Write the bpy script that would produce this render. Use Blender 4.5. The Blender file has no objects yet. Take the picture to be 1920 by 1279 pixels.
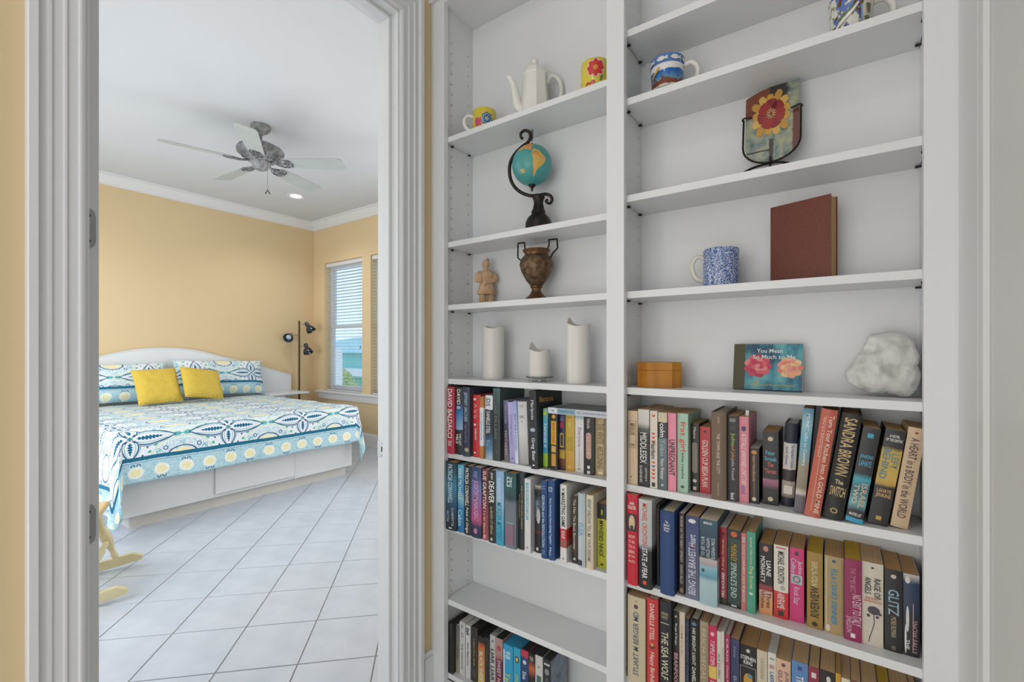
import bpy, bmesh, math, random
from mathutils import Vector, Matrix
PI = math.pi
random.seed(7)
scene = bpy.context.scene
COL = scene.collection

def lin(h):
    h = h.lstrip('#'); o = []
    for i in (0, 2, 4):
        v = int(h[i:i+2], 16) / 255
        o.append(v/12.92 if v <= .04045 else ((v+.055)/1.055)**2.4)
    return (*o, 1)

# ------------------------------------------------------------ camera
cam = bpy.data.cameras.new('camera')
cam.sensor_width = 36; cam.lens = 859.8/1920*36; cam.shift_y = 15.5/1920; cam.clip_start = .02
camo = bpy.data.objects.new('camera', cam); COL.objects.link(camo)
camo.location = (0, 0, 1.272); camo.rotation_euler = (PI/2, 0, math.radians(35.49))
scene.camera = camo

# ------------------------------------------------------------ world, lights, exposure
w = bpy.data.worlds.new('world'); scene.world = w; w.use_nodes = True
bg = w.node_tree.nodes['Background']; bg.inputs[0].default_value = (.60, .75, 1, 1); bg.inputs[1].default_value = 1.5
def area(name, loc, rot, sx, sy, power, color=(1, 1, 1)):
    l = bpy.data.lights.new(name, 'AREA'); l.shape = 'RECTANGLE'; l.size = sx; l.size_y = sy; l.energy = power; l.color = color
    o = bpy.data.objects.new(name, l); COL.objects.link(o); o.location = loc; o.rotation_euler = rot
    return o
# added fill lights, no windows behind them (the sky lights the two windows in view)
area('fill_bedroom_side', (-3.9, -.08, 1.3), (PI/2, 0, 0), 3.6, 1.9, 78, (.80, .89, 1))  # added cool fill in front of the solid near wall
area('fill_bedroom_rear', (-2.75, 3.72, 1.4), (-PI/2, 0, 0), 1.9, 2.2, 34, (.78, .88, 1))  # added fill on the unseen, windowless stretch of the window wall
area('fill_hall_end', (-.5, -3.3, .8), (PI/2, 0, 0), 1.3, 1.5, 18, (.88, .95, 1))  # added low fill before the closed end wall, lifts the lower shelves
area('fill_hall_left', (-1.19, -1.75, 1.4), (0, -PI/2, 0), 2.4, 2.0, 29, (.90, .95, 1))  # added fill on the solid door wall, brightens the right wall
area('fill_hall_right', (.17, -1.9, 1.4), (0, PI/2, 0), 2.4, 2.0, 14, (.90, .95, 1))  # added fill on the solid right wall, brightens the door casing
vs = scene.view_settings
vs.view_transform = 'Standard'; vs.look = 'None'; vs.exposure = 0.0; vs.gamma = 1; vs.use_curve_mapping = False

# ------------------------------------------------------------ mesh helpers
def box(bm, x0, x1, y0, y1, z0, z1, bev=0):
    vs_ = [bm.verts.new(p) for p in ((x0,y0,z0),(x1,y0,z0),(x1,y1,z0),(x0,y1,z0),(x0,y0,z1),(x1,y0,z1),(x1,y1,z1),(x0,y1,z1))]
    fs = [bm.faces.new([vs_[i] for i in f]) for f in ((0,3,2,1),(4,5,6,7),(0,1,5,4),(1,2,6,5),(2,3,7,6),(3,0,4,7))]
    if bev:
        es = list({e for f in fs for e in f.edges})
        bmesh.ops.bevel(bm, geom=es, offset=bev, segments=2, affect='EDGES', profile=.5)
def BX(*a, bev=0):
    bm = bmesh.new(); box(bm, *a, bev=bev); return bm
def lathe(bm, prof, c=(0,0,0), seg=32, sx=1, sy=1, cap=True):
    rings = []
    for r, z in prof:
        rings.append([bm.verts.new((c[0]+sx*r*math.cos(2*PI*k/seg), c[1]+sy*r*math.sin(2*PI*k/seg), c[2]+z)) for k in range(seg)])
    for a, b in zip(rings, rings[1:]):
        for k in range(seg):
            bm.faces.new((a[k], a[(k+1)%seg], b[(k+1)%seg], b[k]))
    if cap:
        if prof[0][0] > 1e-5: bm.faces.new(list(reversed(rings[0])))
        if prof[-1][0] > 1e-5: bm.faces.new(rings[-1])
    return rings
def LT(prof, c=(0,0,0), seg=32, **k):
    bm = bmesh.new(); lathe(bm, prof, c, seg, **k); return bm
def tube(bm, pts, r, seg=10, closed=False, flat=1.0):
    pts = [Vector(p) for p in pts]; n = len(pts)
    rs = r if isinstance(r, (list, tuple)) else [r]*n
    rings = []; up = None
    for i, p in enumerate(pts):
        if closed: d = pts[(i+1)%n]-pts[i-1]
        else: d = pts[min(i+1,n-1)]-pts[max(i-1,0)]
        d.normalize()
        if up is None:
            up = d.orthogonal().normalized()
        up = (up - d*up.dot(d))
        up = up.normalized() if up.length > 1e-6 else d.orthogonal().normalized()
        s = d.cross(up)
        rings.append([bm.verts.new(p + rs[i]*(math.cos(2*PI*k/seg)*up + flat*math.sin(2*PI*k/seg)*s)) for k in range(seg)])
    pr = list(zip(rings, rings[1:])) + ([(rings[-1], rings[0])] if closed else [])
    for a, b in pr:
        for k in range(seg):
            bm.faces.new((a[k], a[(k+1)%seg], b[(k+1)%seg], b[k]))
    if not closed:
        bm.faces.new(list(reversed(rings[0]))); bm.faces.new(rings[-1])
def TB(*a, **k):
    bm = bmesh.new(); tube(bm, *a, **k); return bm
def smooth_path(pts, n=8):
    P = [Vector(p) for p in pts]; out = []
    for i in range(len(P)-1):
        p0, p1, p2, p3 = P[max(i-1,0)], P[i], P[i+1], P[min(i+2,len(P)-1)]
        for k in range(n):
            t = k/n
            out.append(.5*((2*p1)+(p2-p0)*t+(2*p0-5*p1+4*p2-p3)*t*t+(3*p1-p0-3*p2+p3)*t**3))
    out.append(P[-1]); return out
def prism(bm, poly, z0, z1):      # polygon in XY, counter-clockwise, extruded in Z
    a = [bm.verts.new((x, y, z0)) for x, y in poly]; b = [bm.verts.new((x, y, z1)) for x, y in poly]
    bm.faces.new(list(reversed(a))); bm.faces.new(b)
    for i in range(len(poly)):
        j = (i+1) % len(poly); bm.faces.new((a[i], a[j], b[j], b[i]))
def prism_xz(bm, poly, y0, y1):   # polygon in XZ extruded in Y
    a = [bm.verts.new((x, y0, z)) for x, z in poly]; b = [bm.verts.new((x, y1, z)) for x, z in poly]
    bm.faces.new(a); bm.faces.new(list(reversed(b)))
    for i in range(len(poly)):
        j = (i+1) % len(poly); bm.faces.new((a[j], a[i], b[i], b[j]))
def mesh_of(name, bm, smooth=None):
    bmesh.ops.recalc_face_normals(bm, faces=bm.faces)
    me = bpy.data.meshes.new(name); bm.to_mesh(me); bm.free()
    if smooth is not None:
        me.polygons.foreach_set('use_smooth', [True]*len(me.polygons))
        me.set_sharp_from_angle(angle=math.radians(smooth))
    return me
def obj(name, bm, mat, parent=None, loc=None, smooth=None):
    me = bm if isinstance(bm, bpy.types.Mesh) else mesh_of(name, bm, smooth)
    if mat and not me.materials: me.materials.append(mat)
    o = bpy.data.objects.new(name, me); COL.objects.link(o)
    if parent: o.parent = parent
    if loc: o.location = loc
    return o
def thing(name, label, cat, loc=(0,0,0), rotz=0, group=None):
    o = bpy.data.objects.new(name, None); COL.objects.link(o); o.empty_display_size = .05
    o.location = loc; o.rotation_euler = (0, 0, rotz)
    return tag(o, label, cat, group)
def tag(o, label, cat, group=None):
    o['label'] = label; o['category'] = cat
    if group: o['group'] = group
    return o
def struct(name, bm, mat, label, cat, parent=None, smooth=None):
    o = obj(name, bm, mat, parent, smooth=smooth)
    o['kind'] = 'structure'
    if not parent: tag(o, label, cat)
    return o

# ------------------------------------------------------------ shader helpers
class X:
    def __init__(s, nt, v): s.nt = nt; s.v = v
    def m(s, op, *a):
        n = s.nt.nodes.new('ShaderNodeMath'); n.operation = op
        for i, q in enumerate((s,)+a):
            q = q.v if isinstance(q, X) else q
            if isinstance(q, (int, float)): n.inputs[i].default_value = q
            else: s.nt.links.new(q, n.inputs[i])
        return X(s.nt, n.outputs[0])
    def __add__(s, o): return s.m('ADD', o)
    def __radd__(s, o): return s.m('ADD', o)
    def __sub__(s, o): return s.m('SUBTRACT', o)
    def __rsub__(s, o): return X(s.nt, o).m('SUBTRACT', s)
    def __mul__(s, o): return s.m('MULTIPLY', o)
    def __rmul__(s, o): return s.m('MULTIPLY', o)
    def __truediv__(s, o): return s.m('DIVIDE', o)
    def abs(s): return s.m('ABSOLUTE')
    def fract(s): return s.m('FRACT')
    def sin(s): return s.m('SINE')
    def cos(s): return s.m('COSINE')
    def sqrt(s): return s.m('SQRT')
    def min(s, o): return s.m('MINIMUM', o)
    def max(s, o): return s.m('MAXIMUM', o)
    def clamp(s):
        r = s.m('ADD', 0.0); r.v.node.use_clamp = True; return r
    def lt(s, e, soft=.003):       # 1 where s < e, softened
        return ((e - s)/soft + .5).clamp() if not isinstance(e, (int, float)) else ((X(s.nt, e) - s)*(1/soft) + .5).clamp()
def new_mat(name, color='#cccccc', rough=.5, **kw):
    m = bpy.data.materials.new(name); m.use_nodes = True
    b = m.node_tree.nodes['Principled BSDF']
    b.inputs['Base Color'].default_value = lin(color) if isinstance(color, str) else color
    b.inputs['Roughness'].default_value = rough
    for k, v in kw.items(): b.inputs[k.replace('_', ' ')].default_value = v
    return m
def nodes(m): return m.node_tree, m.node_tree.nodes['Principled BSDF']
def noise_node(nt, scale, detail=3, coord='Object', stretch=None, rough=.5):
    tc = nt.nodes.new('ShaderNodeTexCoord'); n = nt.nodes.new('ShaderNodeTexNoise')
    n.inputs['Scale'].default_value = scale; n.inputs['Detail'].default_value = detail; n.inputs['Roughness'].default_value = rough
    if stretch:
        mp = nt.nodes.new('ShaderNodeMapping'); mp.inputs['Scale'].default_value = stretch
        nt.links.new(tc.outputs[coord], mp.inputs[0]); nt.links.new(mp.outputs[0], n.inputs[0])
    else: nt.links.new(tc.outputs[coord], n.inputs[0])
    return n
def ramp(nt, src, stops, interp='LINEAR'):
    r = nt.nodes.new('ShaderNodeValToRGB'); e = r.color_ramp.elements; r.color_ramp.interpolation = interp
    while len(e) < len(stops): e.new(.5)
    for q, (p, c) in zip(e, stops):
        q.position = p; q.color = lin(c)
    nt.links.new(src.v if isinstance(src, X) else src, r.inputs[0]); return r.outputs[0]
def mixc(nt, f, a, b):
    n = nt.nodes.new('ShaderNodeMix'); n.data_type = 'RGBA'
    for i, q in ((0, f), (6, a), (7, b)):
        q = q.v if isinstance(q, X) else q
        if isinstance(q, str): n.inputs[i].default_value = lin(q)
        elif isinstance(q, (int, float)): n.inputs[i].default_value = q
        elif isinstance(q, tuple): n.inputs[i].default_value = q
        else: nt.links.new(q, n.inputs[i])
    return n.outputs[2]
def bump(m, src, strength=.2, dist=.002):
    nt, b = nodes(m); n = nt.nodes.new('ShaderNodeBump'); n.inputs['Strength'].default_value = strength; n.inputs['Distance'].default_value = dist
    nt.links.new(src.v if isinstance(src, X) else src, n.inputs['Height']); nt.links.new(n.outputs[0], b.inputs['Normal'])
def speckled(name, stops, scale=20, rough=.5, detail=4, stretch=None, bmp=0, **kw):
    m = new_mat(name, stops[0][1], rough, **kw); nt, b = nodes(m)
    n = noise_node(nt, scale, detail, stretch=stretch)
    nt.links.new(ramp(nt, n.outputs[0], stops), b.inputs['Base Color'])
    if bmp: bump(m, n.outputs[0], bmp)
    return m
def wall_paint(name, color, rough=.75):
    m = new_mat(name, color, rough); nt, b = nodes(m)
    n = noise_node(nt, 90, 4); bump(m, n.outputs[0], .06, .002)
    return m
_flat = {}
def flat(color, rough=.5):
    if (color, rough) not in _flat:
        m = new_mat('print_'+color.lstrip('#'), color, rough); nt, b = nodes(m)
        n = noise_node(nt, 300, 2)
        nt.links.new(mixc(nt, X(nt, n.outputs[0])*.1, color, '#808080'), b.inputs['Base Color'])
        _flat[(color, rough)] = m
    return _flat[(color, rough)]

M = {}
M['yellow'] = wall_paint('wall_paint_tan', '#dcc39a')
M['white'] = wall_paint('trim_paint_white', '#dfdfdf', .45)
M['shelf'] = wall_paint('bookcase_paint_white', '#e2e2e2', .4)
M['ceiling'] = wall_paint('ceiling_paint_white', '#cdd0d4', .85)
M['tile'] = speckled('floor_tile_glaze', [(.3, '#b7bfca'), (.7, '#c4cbd5')], 6, .22)
M['grout'] = speckled('grout_grey', [(.3, '#83807f'), (.7, '#969391')], 60, .9)
M['steel'] = new_mat('satin_nickel', '#9a9da0', .35, Metallic=.9)
M['darkhole'] = new_mat('screw_dark', '#2a2a2a', .6)
M['laminate'] = wall_paint('bed_laminate_white', '#e0e3e6', .35)
M['kick'] = new_mat('toe_kick_grey', '#d4d2ce', .6)
M['iron'] = speckled('black_iron', [(.3, '#17140f'), (.7, '#2e261d')], 60, .45, Metallic=.6)
M['pin'] = new_mat('shelf_pin_dark', '#3b3a38', .4, Metallic=.7)
gl = bpy.data.materials.new('window_glass'); gl.use_nodes = True; nt = gl.node_tree; nt.nodes.remove(nt.nodes['Principled BSDF'])
t_ = nt.nodes.new('ShaderNodeBsdfTransparent'); g_ = nt.nodes.new('ShaderNodeBsdfGlossy'); g_.inputs['Roughness'].default_value = .02
mx = nt.nodes.new('ShaderNodeMixShader')
t_.inputs[0].default_value = (.95, .97, .98, 1)
mx.inputs[0].default_value = .05; nt.links.new(t_.outputs[0], mx.inputs[1]); nt.links.new(g_.outputs[0], mx.inputs[2])
nt.links.new(mx.outputs[0], nt.nodes['Material Output'].inputs[0]); M['glass'] = gl
def emit(name, color, s):
    m = new_mat(name, color, .5); b = nodes(m)[1]
    b.inputs['Emission Color'].default_value = lin(color); b.inputs['Emission Strength'].default_value = s; return m
M['lamp_on'] = emit('lit_lens', '#fff6e6', 3)

# ------------------------------------------------------------ room shell
XH, XD0, XD1, XR = -6.22, -1.31, -1.2116, .1873      # headboard wall, door wall (bedroom/hall face), hall right wall
YW, YN, ZC = 3.76, -.12, 3.10                         # window wall, bedroom near wall, ceiling
OY0, OY1, OZ = .25, 1.034, 2.409                      # door opening
bm = bmesh.new(); box(bm, XH-.15, XH, YN-.15, YW+.15, 0, ZC); struct('wall_head', bm, M['yellow'], 'tan painted bedroom wall behind the headboard', 'wall')
WIN = [(-5.955, -5.10), (-4.925, -4.07)]; WZ0, WZ1 = .69, 2.49
bm = bmesh.new()
xs = [XH-.15, WIN[0][0], WIN[0][1], WIN[1][0], WIN[1][1], XD0+.1]
for i in (0, 2, 4): box(bm, xs[i], xs[i+1], YW, YW+.16, 0, ZC)
for a, b in WIN: box(bm, a, b, YW, YW+.16, 0, WZ0); box(bm, a, b, YW, YW+.16, WZ1, ZC)
struct('wall_window', bm, M['yellow'], 'tan painted bedroom wall with two recessed windows', 'wall')
bm = bmesh.new(); box(bm, XH-.15, XD0, YN-.15, YN, 0, ZC); struct('wall_near', bm, M['yellow'], 'tan bedroom wall opposite the windows', 'wall')
bm = bmesh.new()
box(bm, XD0, XD1, -3.5, OY0-.02, 0, ZC); box(bm, XD0, XD1, OY1+.02, YW, 0, ZC); box(bm, XD0, XD1, OY0-.02, OY1+.02, OZ+.02, ZC)
struct('wall_door', bm, M['yellow'], 'tan hall wall around the bedroom doorway', 'wall')
bm = bmesh.new(); box(bm, XR, XR+.1, -3.5, 1.6, 0, ZC); struct('wall_right', bm, M['white'], 'white wall at the end of the bookcase', 'wall')
bm = bmesh.new(); box(bm, XD1, XR, 1.40, 1.5, 0, ZC); struct('wall_bookcase', bm, M['yellow'], 'hall wall behind the built-in bookcase', 'wall')
bm = bmesh.new(); box(bm, XD0, XR+.1, -3.6, -3.5, 0, ZC); struct('wall_hall_end', bm, M['white'], 'white wall closing the hall', 'wall')
struct('floor_hall', BX(XD1, XR, -3.5, 1.4, -.003, -.0005), speckled('hall_tile', [(.3, '#d8d8d6'), (.7, '#e0e0de')], 6, .3), 'white tile floor of the hall', 'floor')
bm = bmesh.new(); box(bm, XH-.15, XD0+.05, YN-.15, YW+.16, ZC, ZC+.1); struct('ceiling', bm, M['ceiling'], 'smooth white bedroom ceiling', 'ceiling')
bm = bmesh.new(); box(bm, XD0+.05, XR+.1, -3.6, 1.6, ZC, ZC+.1); struct('ceiling_hall', bm, M['ceiling'], 'smooth white hall ceiling', 'ceiling')
# floor: grout bed, with every tile of the bedroom laid on it diagonally
fl = struct('floor', BX(XH-.1, XR+.1, -3.6, YW+.1, -.06, -.0035), M['grout'], 'white glazed tile floor laid on the diagonal', 'floor')
def clip(poly, f):
    out = []
    for i, p in enumerate(poly):
        q = poly[(i+1) % len(poly)]; a, b = f(p), f(q)
        if a >= 0: out.append(p)
        if (a >= 0) != (b >= 0):
            t = a/(a-b); out.append((p[0]+t*(q[0]-p[0]), p[1]+t*(q[1]-p[1])))
    return out
R2 = math.sqrt(.5); T = .305; n1o, n2o = 2.2742, -1.4635; g = .0028
full = None
def tile_mesh(poly):
    b = bmesh.new(); prism(b, poly, -.004, 0)
    es = [e for e in b.edges if all(v.co.z > -.001 for v in e.verts)]
    bmesh.ops.bevel(b, geom=es, offset=.0012, segments=1, affect='EDGES')
    me = mesh_of('tile', b); me.materials.append(M['tile']); return me
for i in range(-12, 16):
    for j in range(-20, 20):
        a0, a1, b0, b1 = n1o+i*T+g, n1o+(i+1)*T-g, n2o+j*T+g, n2o+(j+1)*T-g
        c4 = [((b-a)*R2, (a+b)*R2) for a, b in ((a0, b0), (a0, b1), (a1, b1), (a1, b0))]
        cx, cy = sum(p[0] for p in c4)/4, sum(p[1] for p in c4)/4
        poly = c4
        for f in (lambda p: p[0]-XH, lambda p: XD1-.002-p[0], lambda p: p[1]-YN, lambda p: YW-p[1]):
            poly = clip(poly, f) if poly else poly
        if len(poly) < 3: continue
        loc = [(x-cx, y-cy) for x, y in poly]
        ar = .5*abs(sum(loc[k][0]*loc[(k+1)%len(loc)][1]-loc[(k+1)%len(loc)][0]*loc[k][1] for k in range(len(loc))))
        if ar < .002: continue
        if sum(loc[k][0]*loc[(k+1)%len(loc)][1]-loc[(k+1)%len(loc)][0]*loc[k][1] for k in range(len(loc))) < 0: loc = loc[::-1]
        if ar > .0885:
            if full is None: full = tile_mesh(loc)
            me = full
        else: me = tile_mesh(loc)
        obj('tile', me, None, fl, loc=(cx, cy, 0))
# crown moulding and baseboard run round the bedroom
def run(prof, x0, x1, y0, y1, gaps=None):
    b = bmesh.new(); L = []
    for d, z in prof:
        L.append([b.verts.new(p) for p in ((x0+d, y0+d, z), (x1-d, y0+d, z), (x1-d, y1-d, z), (x0+d, y1-d, z))])
    for p, q in zip(L, L[1:]):
        for k in range(4):
            if gaps and k in gaps: continue
            b.faces.new((p[k], p[(k+1)%4], q[(k+1)%4], q[k]))
    return b
CR = [(0, 2.985), (.012, 2.985), (.014, 3.005), (.024, 3.012), (.034, 3.028), (.056, 3.048), (.068, 3.066), (.07, 3.078), (.084, 3.082), (.086, ZC)]
struct('trim_1', run(CR, XH, XD0, YN, YW), M['white'], 'white crown moulding round the bedroom ceiling', 'moulding', smooth=35)
BP = [(0, .182), (.008, .182), (.012, .172), (.016, .165), (.017, .15), (.018, 0)]
struct('baseboard_bedroom', run(BP, XH, XD0, YN, YW, gaps=(1,)), M['white'], 'tall white baseboard round the bedroom', 'baseboard', smooth=35)
bm = bmesh.new(); box(bm, XD1, XD1+.015, 1.146, 1.19, 0, .165); box(bm, XD1, XD1+.009, 1.146, 1.19, .165, .182)
struct('baseboard_hall', bm, M['white'], 'short white baseboard between door casing and bookcase', 'baseboard')
bm = bmesh.new(); box(bm, XD1, XD1+.015, -3.5, .16, 0, .165); box(bm, XD1, XD1+.009, -3.5, .16, .165, .182)
struct('baseboard_hall_near', bm, M['white'], 'white baseboard along the tan hall wall', 'baseboard')

# ------------------------------------------------------------ doorway: jamb, stops, fluted casing, door leaf with hinges
bm = bmesh.new()
box(bm, XD0-.003, XD1+.003, OY1, OY1+.02, 0, OZ+.02); box(bm, XD0-.003, XD1+.003, OY0-.02, OY0, 0, OZ+.02); box(bm, XD0-.003, XD1+.003, OY0, OY1, OZ, OZ+.02)
jamb = struct('trim_2', bm, M['white'], 'white painted door jamb of the bedroom doorway', 'door frame')
bm = bmesh.new()
box(bm, -1.277, -1.2425, OY1-.011, OY1, 0, OZ, bev=.002); box(bm, -1.277, -1.2425, OY0, OY0+.011, 0, OZ, bev=.002); box(bm, -1.277, -1.2425, OY0+.011, OY1-.011, OZ-.011, OZ, bev=.002)
obj('door_stop', bm, M['white'], jamb)
sp = obj('strike_plate', BX(-1.3145, -1.281, OY1-.0012, OY1+.001, .896, .952, bev=.0004), M['steel'], jamb)
obj('latch_slot', BX(-1.2945, -1.2845, OY1-.0014, OY1, .916, .934), M['darkhole'], sp)
for z in (.9035, .9445): obj('screw', LT([(0, 0), (.0022, 0), (.0022, .0006), (0, .0006)], seg=12), M['darkhole'], sp, loc=(-1.2885, OY1-.0012, z)).rotation_euler = (PI/2, 0, 0)
PR = [(0, 0), (0, .013), (.006, .0165), (.010, .0165), (.013, .012), (.030, .012), (.033, .0155), (.037, .0155), (.040, .0125), (.056, .0125), (.059, .016), (.064, .016), (.067, .013), (.078, .013), (.082, .0215), (.097, .0215), (.1, .019), (.1, 0)]
def casing(prof, y0, y1, zt, kl, kr):
    b = bmesh.new(); R = []
    for wd, t in prof:
        R.append([b.verts.new(p) for p in ((XD1+t, y0-wd*kl, 0), (XD1+t, y0-wd*kl, zt+wd), (XD1+t, y1+wd*kr, zt+wd), (XD1+t, y1+wd*kr, 0))])
    for p, q in zip(R, R[1:]):
        for k in range(3): b.faces.new((p[k], p[k+1], q[k+1], q[k]))
    return b
struct('trim_3', casing(PR, OY0-.0045, OY1+.006, OZ+.006, .80, 1.0), M['white'], 'white fluted casing round the bedroom doorway', 'door casing')
door = bpy.data.objects.new('door_1', None); COL.objects.link(door); door['kind'] = 'structure'; tag(door, 'white bedroom door standing open on steel hinges', 'door'); door.location = (XD0, OY0+.006, 0)
bm = BX(-.765, 0, 0, .035, .008, 2.40, bev=.002)
obj('door_leaf', bm, M['white'], door)
for z0, z1 in ((.853, .939), (1.489, 1.574), (2.12, 2.205)):
    b = bmesh.new(); pl = [(0, z0), (.022, z0), (.0285, z0+.006), (.031, z0+.016), (.031, z1-.016), (.0285, z1-.006), (.022, z1), (0, z1)]
    prism_xz(b, pl, 0, .0016)
    h = obj('hinge', b, M['steel'], door); h.rotation_euler = (0, 0, PI/2); h.location = (.0018, -.002, 0)
    for k in (.18, .5, .82):
        s_ = obj('screw', LT([(.0036, 0), (.0036, .0006), (.0015, .0002), (0, .0002)], seg=12), M['darkhole'], h, loc=(.011 + .008*(k != .5), -.0001, z0+k*(z1-z0))); s_.rotation_euler = (PI/2, 0, 0)
    obj('hinge_pin', LT([(.0055, z0), (.0055, z1)], (-.0065, 0, 0), 12), M['steel'], h)

# ------------------------------------------------------------ hall right wall: casing and flat door beside the bookcase
bm = bmesh.new()
pr = [(1.19, .0), (1.19, .0), (1.0, .0), (1.0, .004), (.993, .006), (.985, .004), (.98, -.002), (.974, -.002), (.974, .012)]
prism(bm, [(XR, 1.19), (XR-.004, 1.188), (XR-.004, 1.05), (XR-.0025, 1.045), (XR-.0025, 1.022), (XR-.006, 1.017), (XR-.007, 1.01), (XR-.006, 1.0), (XR-.0005, .992), (XR-.0005, .975), (XR, .972)][::-1], 0, 2.6)
struct('trim_4', bm, M['white'], 'white moulded trim board beside the bookcase', 'trim')
# hall ceiling lamp
hl = thing('ceiling_lamp', 'round flush white ceiling lamp in the hall', 'ceiling lamp', (-.5, -.75, ZC))
obj('canopy', LT([(0, 0), (.19, 0), (.19, -.03), (.17, -.035), (0, -.035)], seg=40), M['steel'], hl, smooth=30)
obj('diffuser', LT([(.17, -.03), (.165, -.08), (.12, -.105), (0, -.112)], seg=40), emit('lamp_diffuser', '#f6f8ff', 9.5), hl, smooth=60)

# ------------------------------------------------------------ built-in bookcase
YF, YS, YB = 1.19, 1.212, 1.3625
ST = [(-1.2112, -1.1462), (-.5263, -.4751), (.1341, .1868)]
BAYS = [(-1.1587, -.5138), (-.4876, .1466)]
PINZ0, PITCH = 2.0165, .03795
bc = thing('bookcase', 'white built-in two-bay bookcase with adjustable shelves', 'bookcase', (0, 0, 0))
for a, b in ST: obj('stile', BX(a, b, YF, YS, 0, 2.56, bev=.0012), M['shelf'], bc)
obj('top_rail', BX(ST[0][1], ST[2][0], YF+.001, YS, 2.51, 2.56), M['shelf'], bc)
obj('back_panel', BX(ST[0][0], ST[2][1], YB, YB+.012, .02, 2.56), M['shelf'], bc)
obj('top_board', BX(ST[0][0], ST[2][1], YS, YB, 2.51, 2.53), M['shelf'], bc)
cb = bmesh.new()
cp = [(YF, 2.525), (YF-.012, 2.525), (YF-.016, 2.54), (YF-.03, 2.55), (YF-.045, 2.575), (YF-.065, 2.595), (YF-.068, 2.615), (YF-.075, 2.62), (YF, 2.62)]
va = [cb.verts.new((ST[0][0], y, z)) for y, z in cp]; vb = [cb.verts.new((ST[2][1], y, z)) for y, z in cp]
cb.faces.new(va); cb.faces.new(vb[::-1])
for i in range(len(cp)): j = (i+1) % len(cp); cb.faces.new((va[i], va[j], vb[j], vb[i]))
obj('cornice', cb, M['shelf'], bc, smooth=35)
obj('base_board', BX(ST[0][1], ST[2][0], YF+.001, YF+.018, 0, .086), M['shelf'], bc)
def holed_panel(x, sgn, thick):
    # side panel whose visible face (facing sgn*X) is drilled with two rows of shelf-pin holes
    b = bmesh.new(); y0, y1, z0, z1 = YS, YB, .02, 2.51
    rows = [1.2425, 1.336]; hw = .012; r = .0031
    ks = [k for k in range(-60, 20) if .16 < PINZ0+k*PITCH < 2.42]
    zs = [PINZ0+k*PITCH for k in ks]
    def q(*p): b.faces.new([b.verts.new(v) for v in p])
    def rect(ya, yb, za, zb): q((x, ya, za), (x, yb, za), (x, yb, zb), (x, ya, zb))
    cuts = [y0, rows[0]-hw, rows[0]+hw, rows[1]-hw, rows[1]+hw, y1]
    for i in (0, 2, 4): rect(cuts[i], cuts[i+1], z0, z1)
    for yc in rows:
        rect(yc-hw, yc+hw, z0, zs[0]-PITCH/2); rect(yc-hw, yc+hw, zs[-1]+PITCH/2, z1)
        for z in zs:
            a, h = hw, PITCH/2
            outer = [(a, 0), (a, h), (0, h), (-a, h), (-a, 0), (-a, -h), (0, -h), (a, -h)]
            inner = [(r*math.cos(k*PI/4), r*math.sin(k*PI/4)) for k in range(8)]
            O = [b.verts.new((x, yc+p[0], z+p[1])) for p in outer]; I = [b.verts.new((x, yc+p[0], z+p[1])) for p in inner]
            D = [b.verts.new((x-sgn*.012, yc+p[0], z+p[1])) for p in inner]
            for k in range(8):
                n = (k+1) % 8
                b.faces.new((O[k], O[n], I[n], I[k])); b.faces.new((I[k], I[n], D[n], D[k]))
            b.faces.new(D)
    bx = x - sgn*thick
    q((bx, y0, z0), (bx, y1, z0), (bx, y1, z1), (bx, y0, z1)); q((x, y0, z0), (bx, y0, z0), (bx, y0, z1), (x, y0, z1)); q((x, y1, z0), (bx, y1, z0), (bx, y1, z1), (x, y1, z1))
    me = bpy.data.meshes.new('side_panel'); b.to_mesh(me); b.free(); return me
for i, (a, b) in enumerate(BAYS):
    obj('side_panel', holed_panel(a, 1, .013), M['shelf'], bc)
    obj('side_panel', holed_panel(b, -1, .013), M['shelf'], bc)
SH = [[2.018, 1.639, 1.413, 1.147, .881, .618, .352, .086], [2.132, 1.944, 1.677, 1.412, 1.148, .8815, .618, .353, .086]]
pinm = LT([(0, 0), (.0026, 0), (.0026, .011), (0, .011)], seg=10); box(pinm, -.002, .002, -.0032, .0032, .003, .0105)
PINM = mesh_of('shelf_pin', pinm)
PINM.materials.append(M['pin'])
for i, (a, b) in enumerate(BAYS):
    for z in SH[i]:
        s_ = obj('shelf', BX(a+.0015, b-.0015, YS+.0005, YB-.0006, z, z+.019, bev=.0007), M['shelf'], bc)
        for xx, sg in ((a, 1), (b, -1)):
            for yy in (1.2425, 1.336):
                p = obj('shelf_pin', PINM, None, s_, loc=(xx+.0-sg*.0005, yy, z-.0045)); p.rotation_euler = (0, sg*PI/2, 0)

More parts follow.
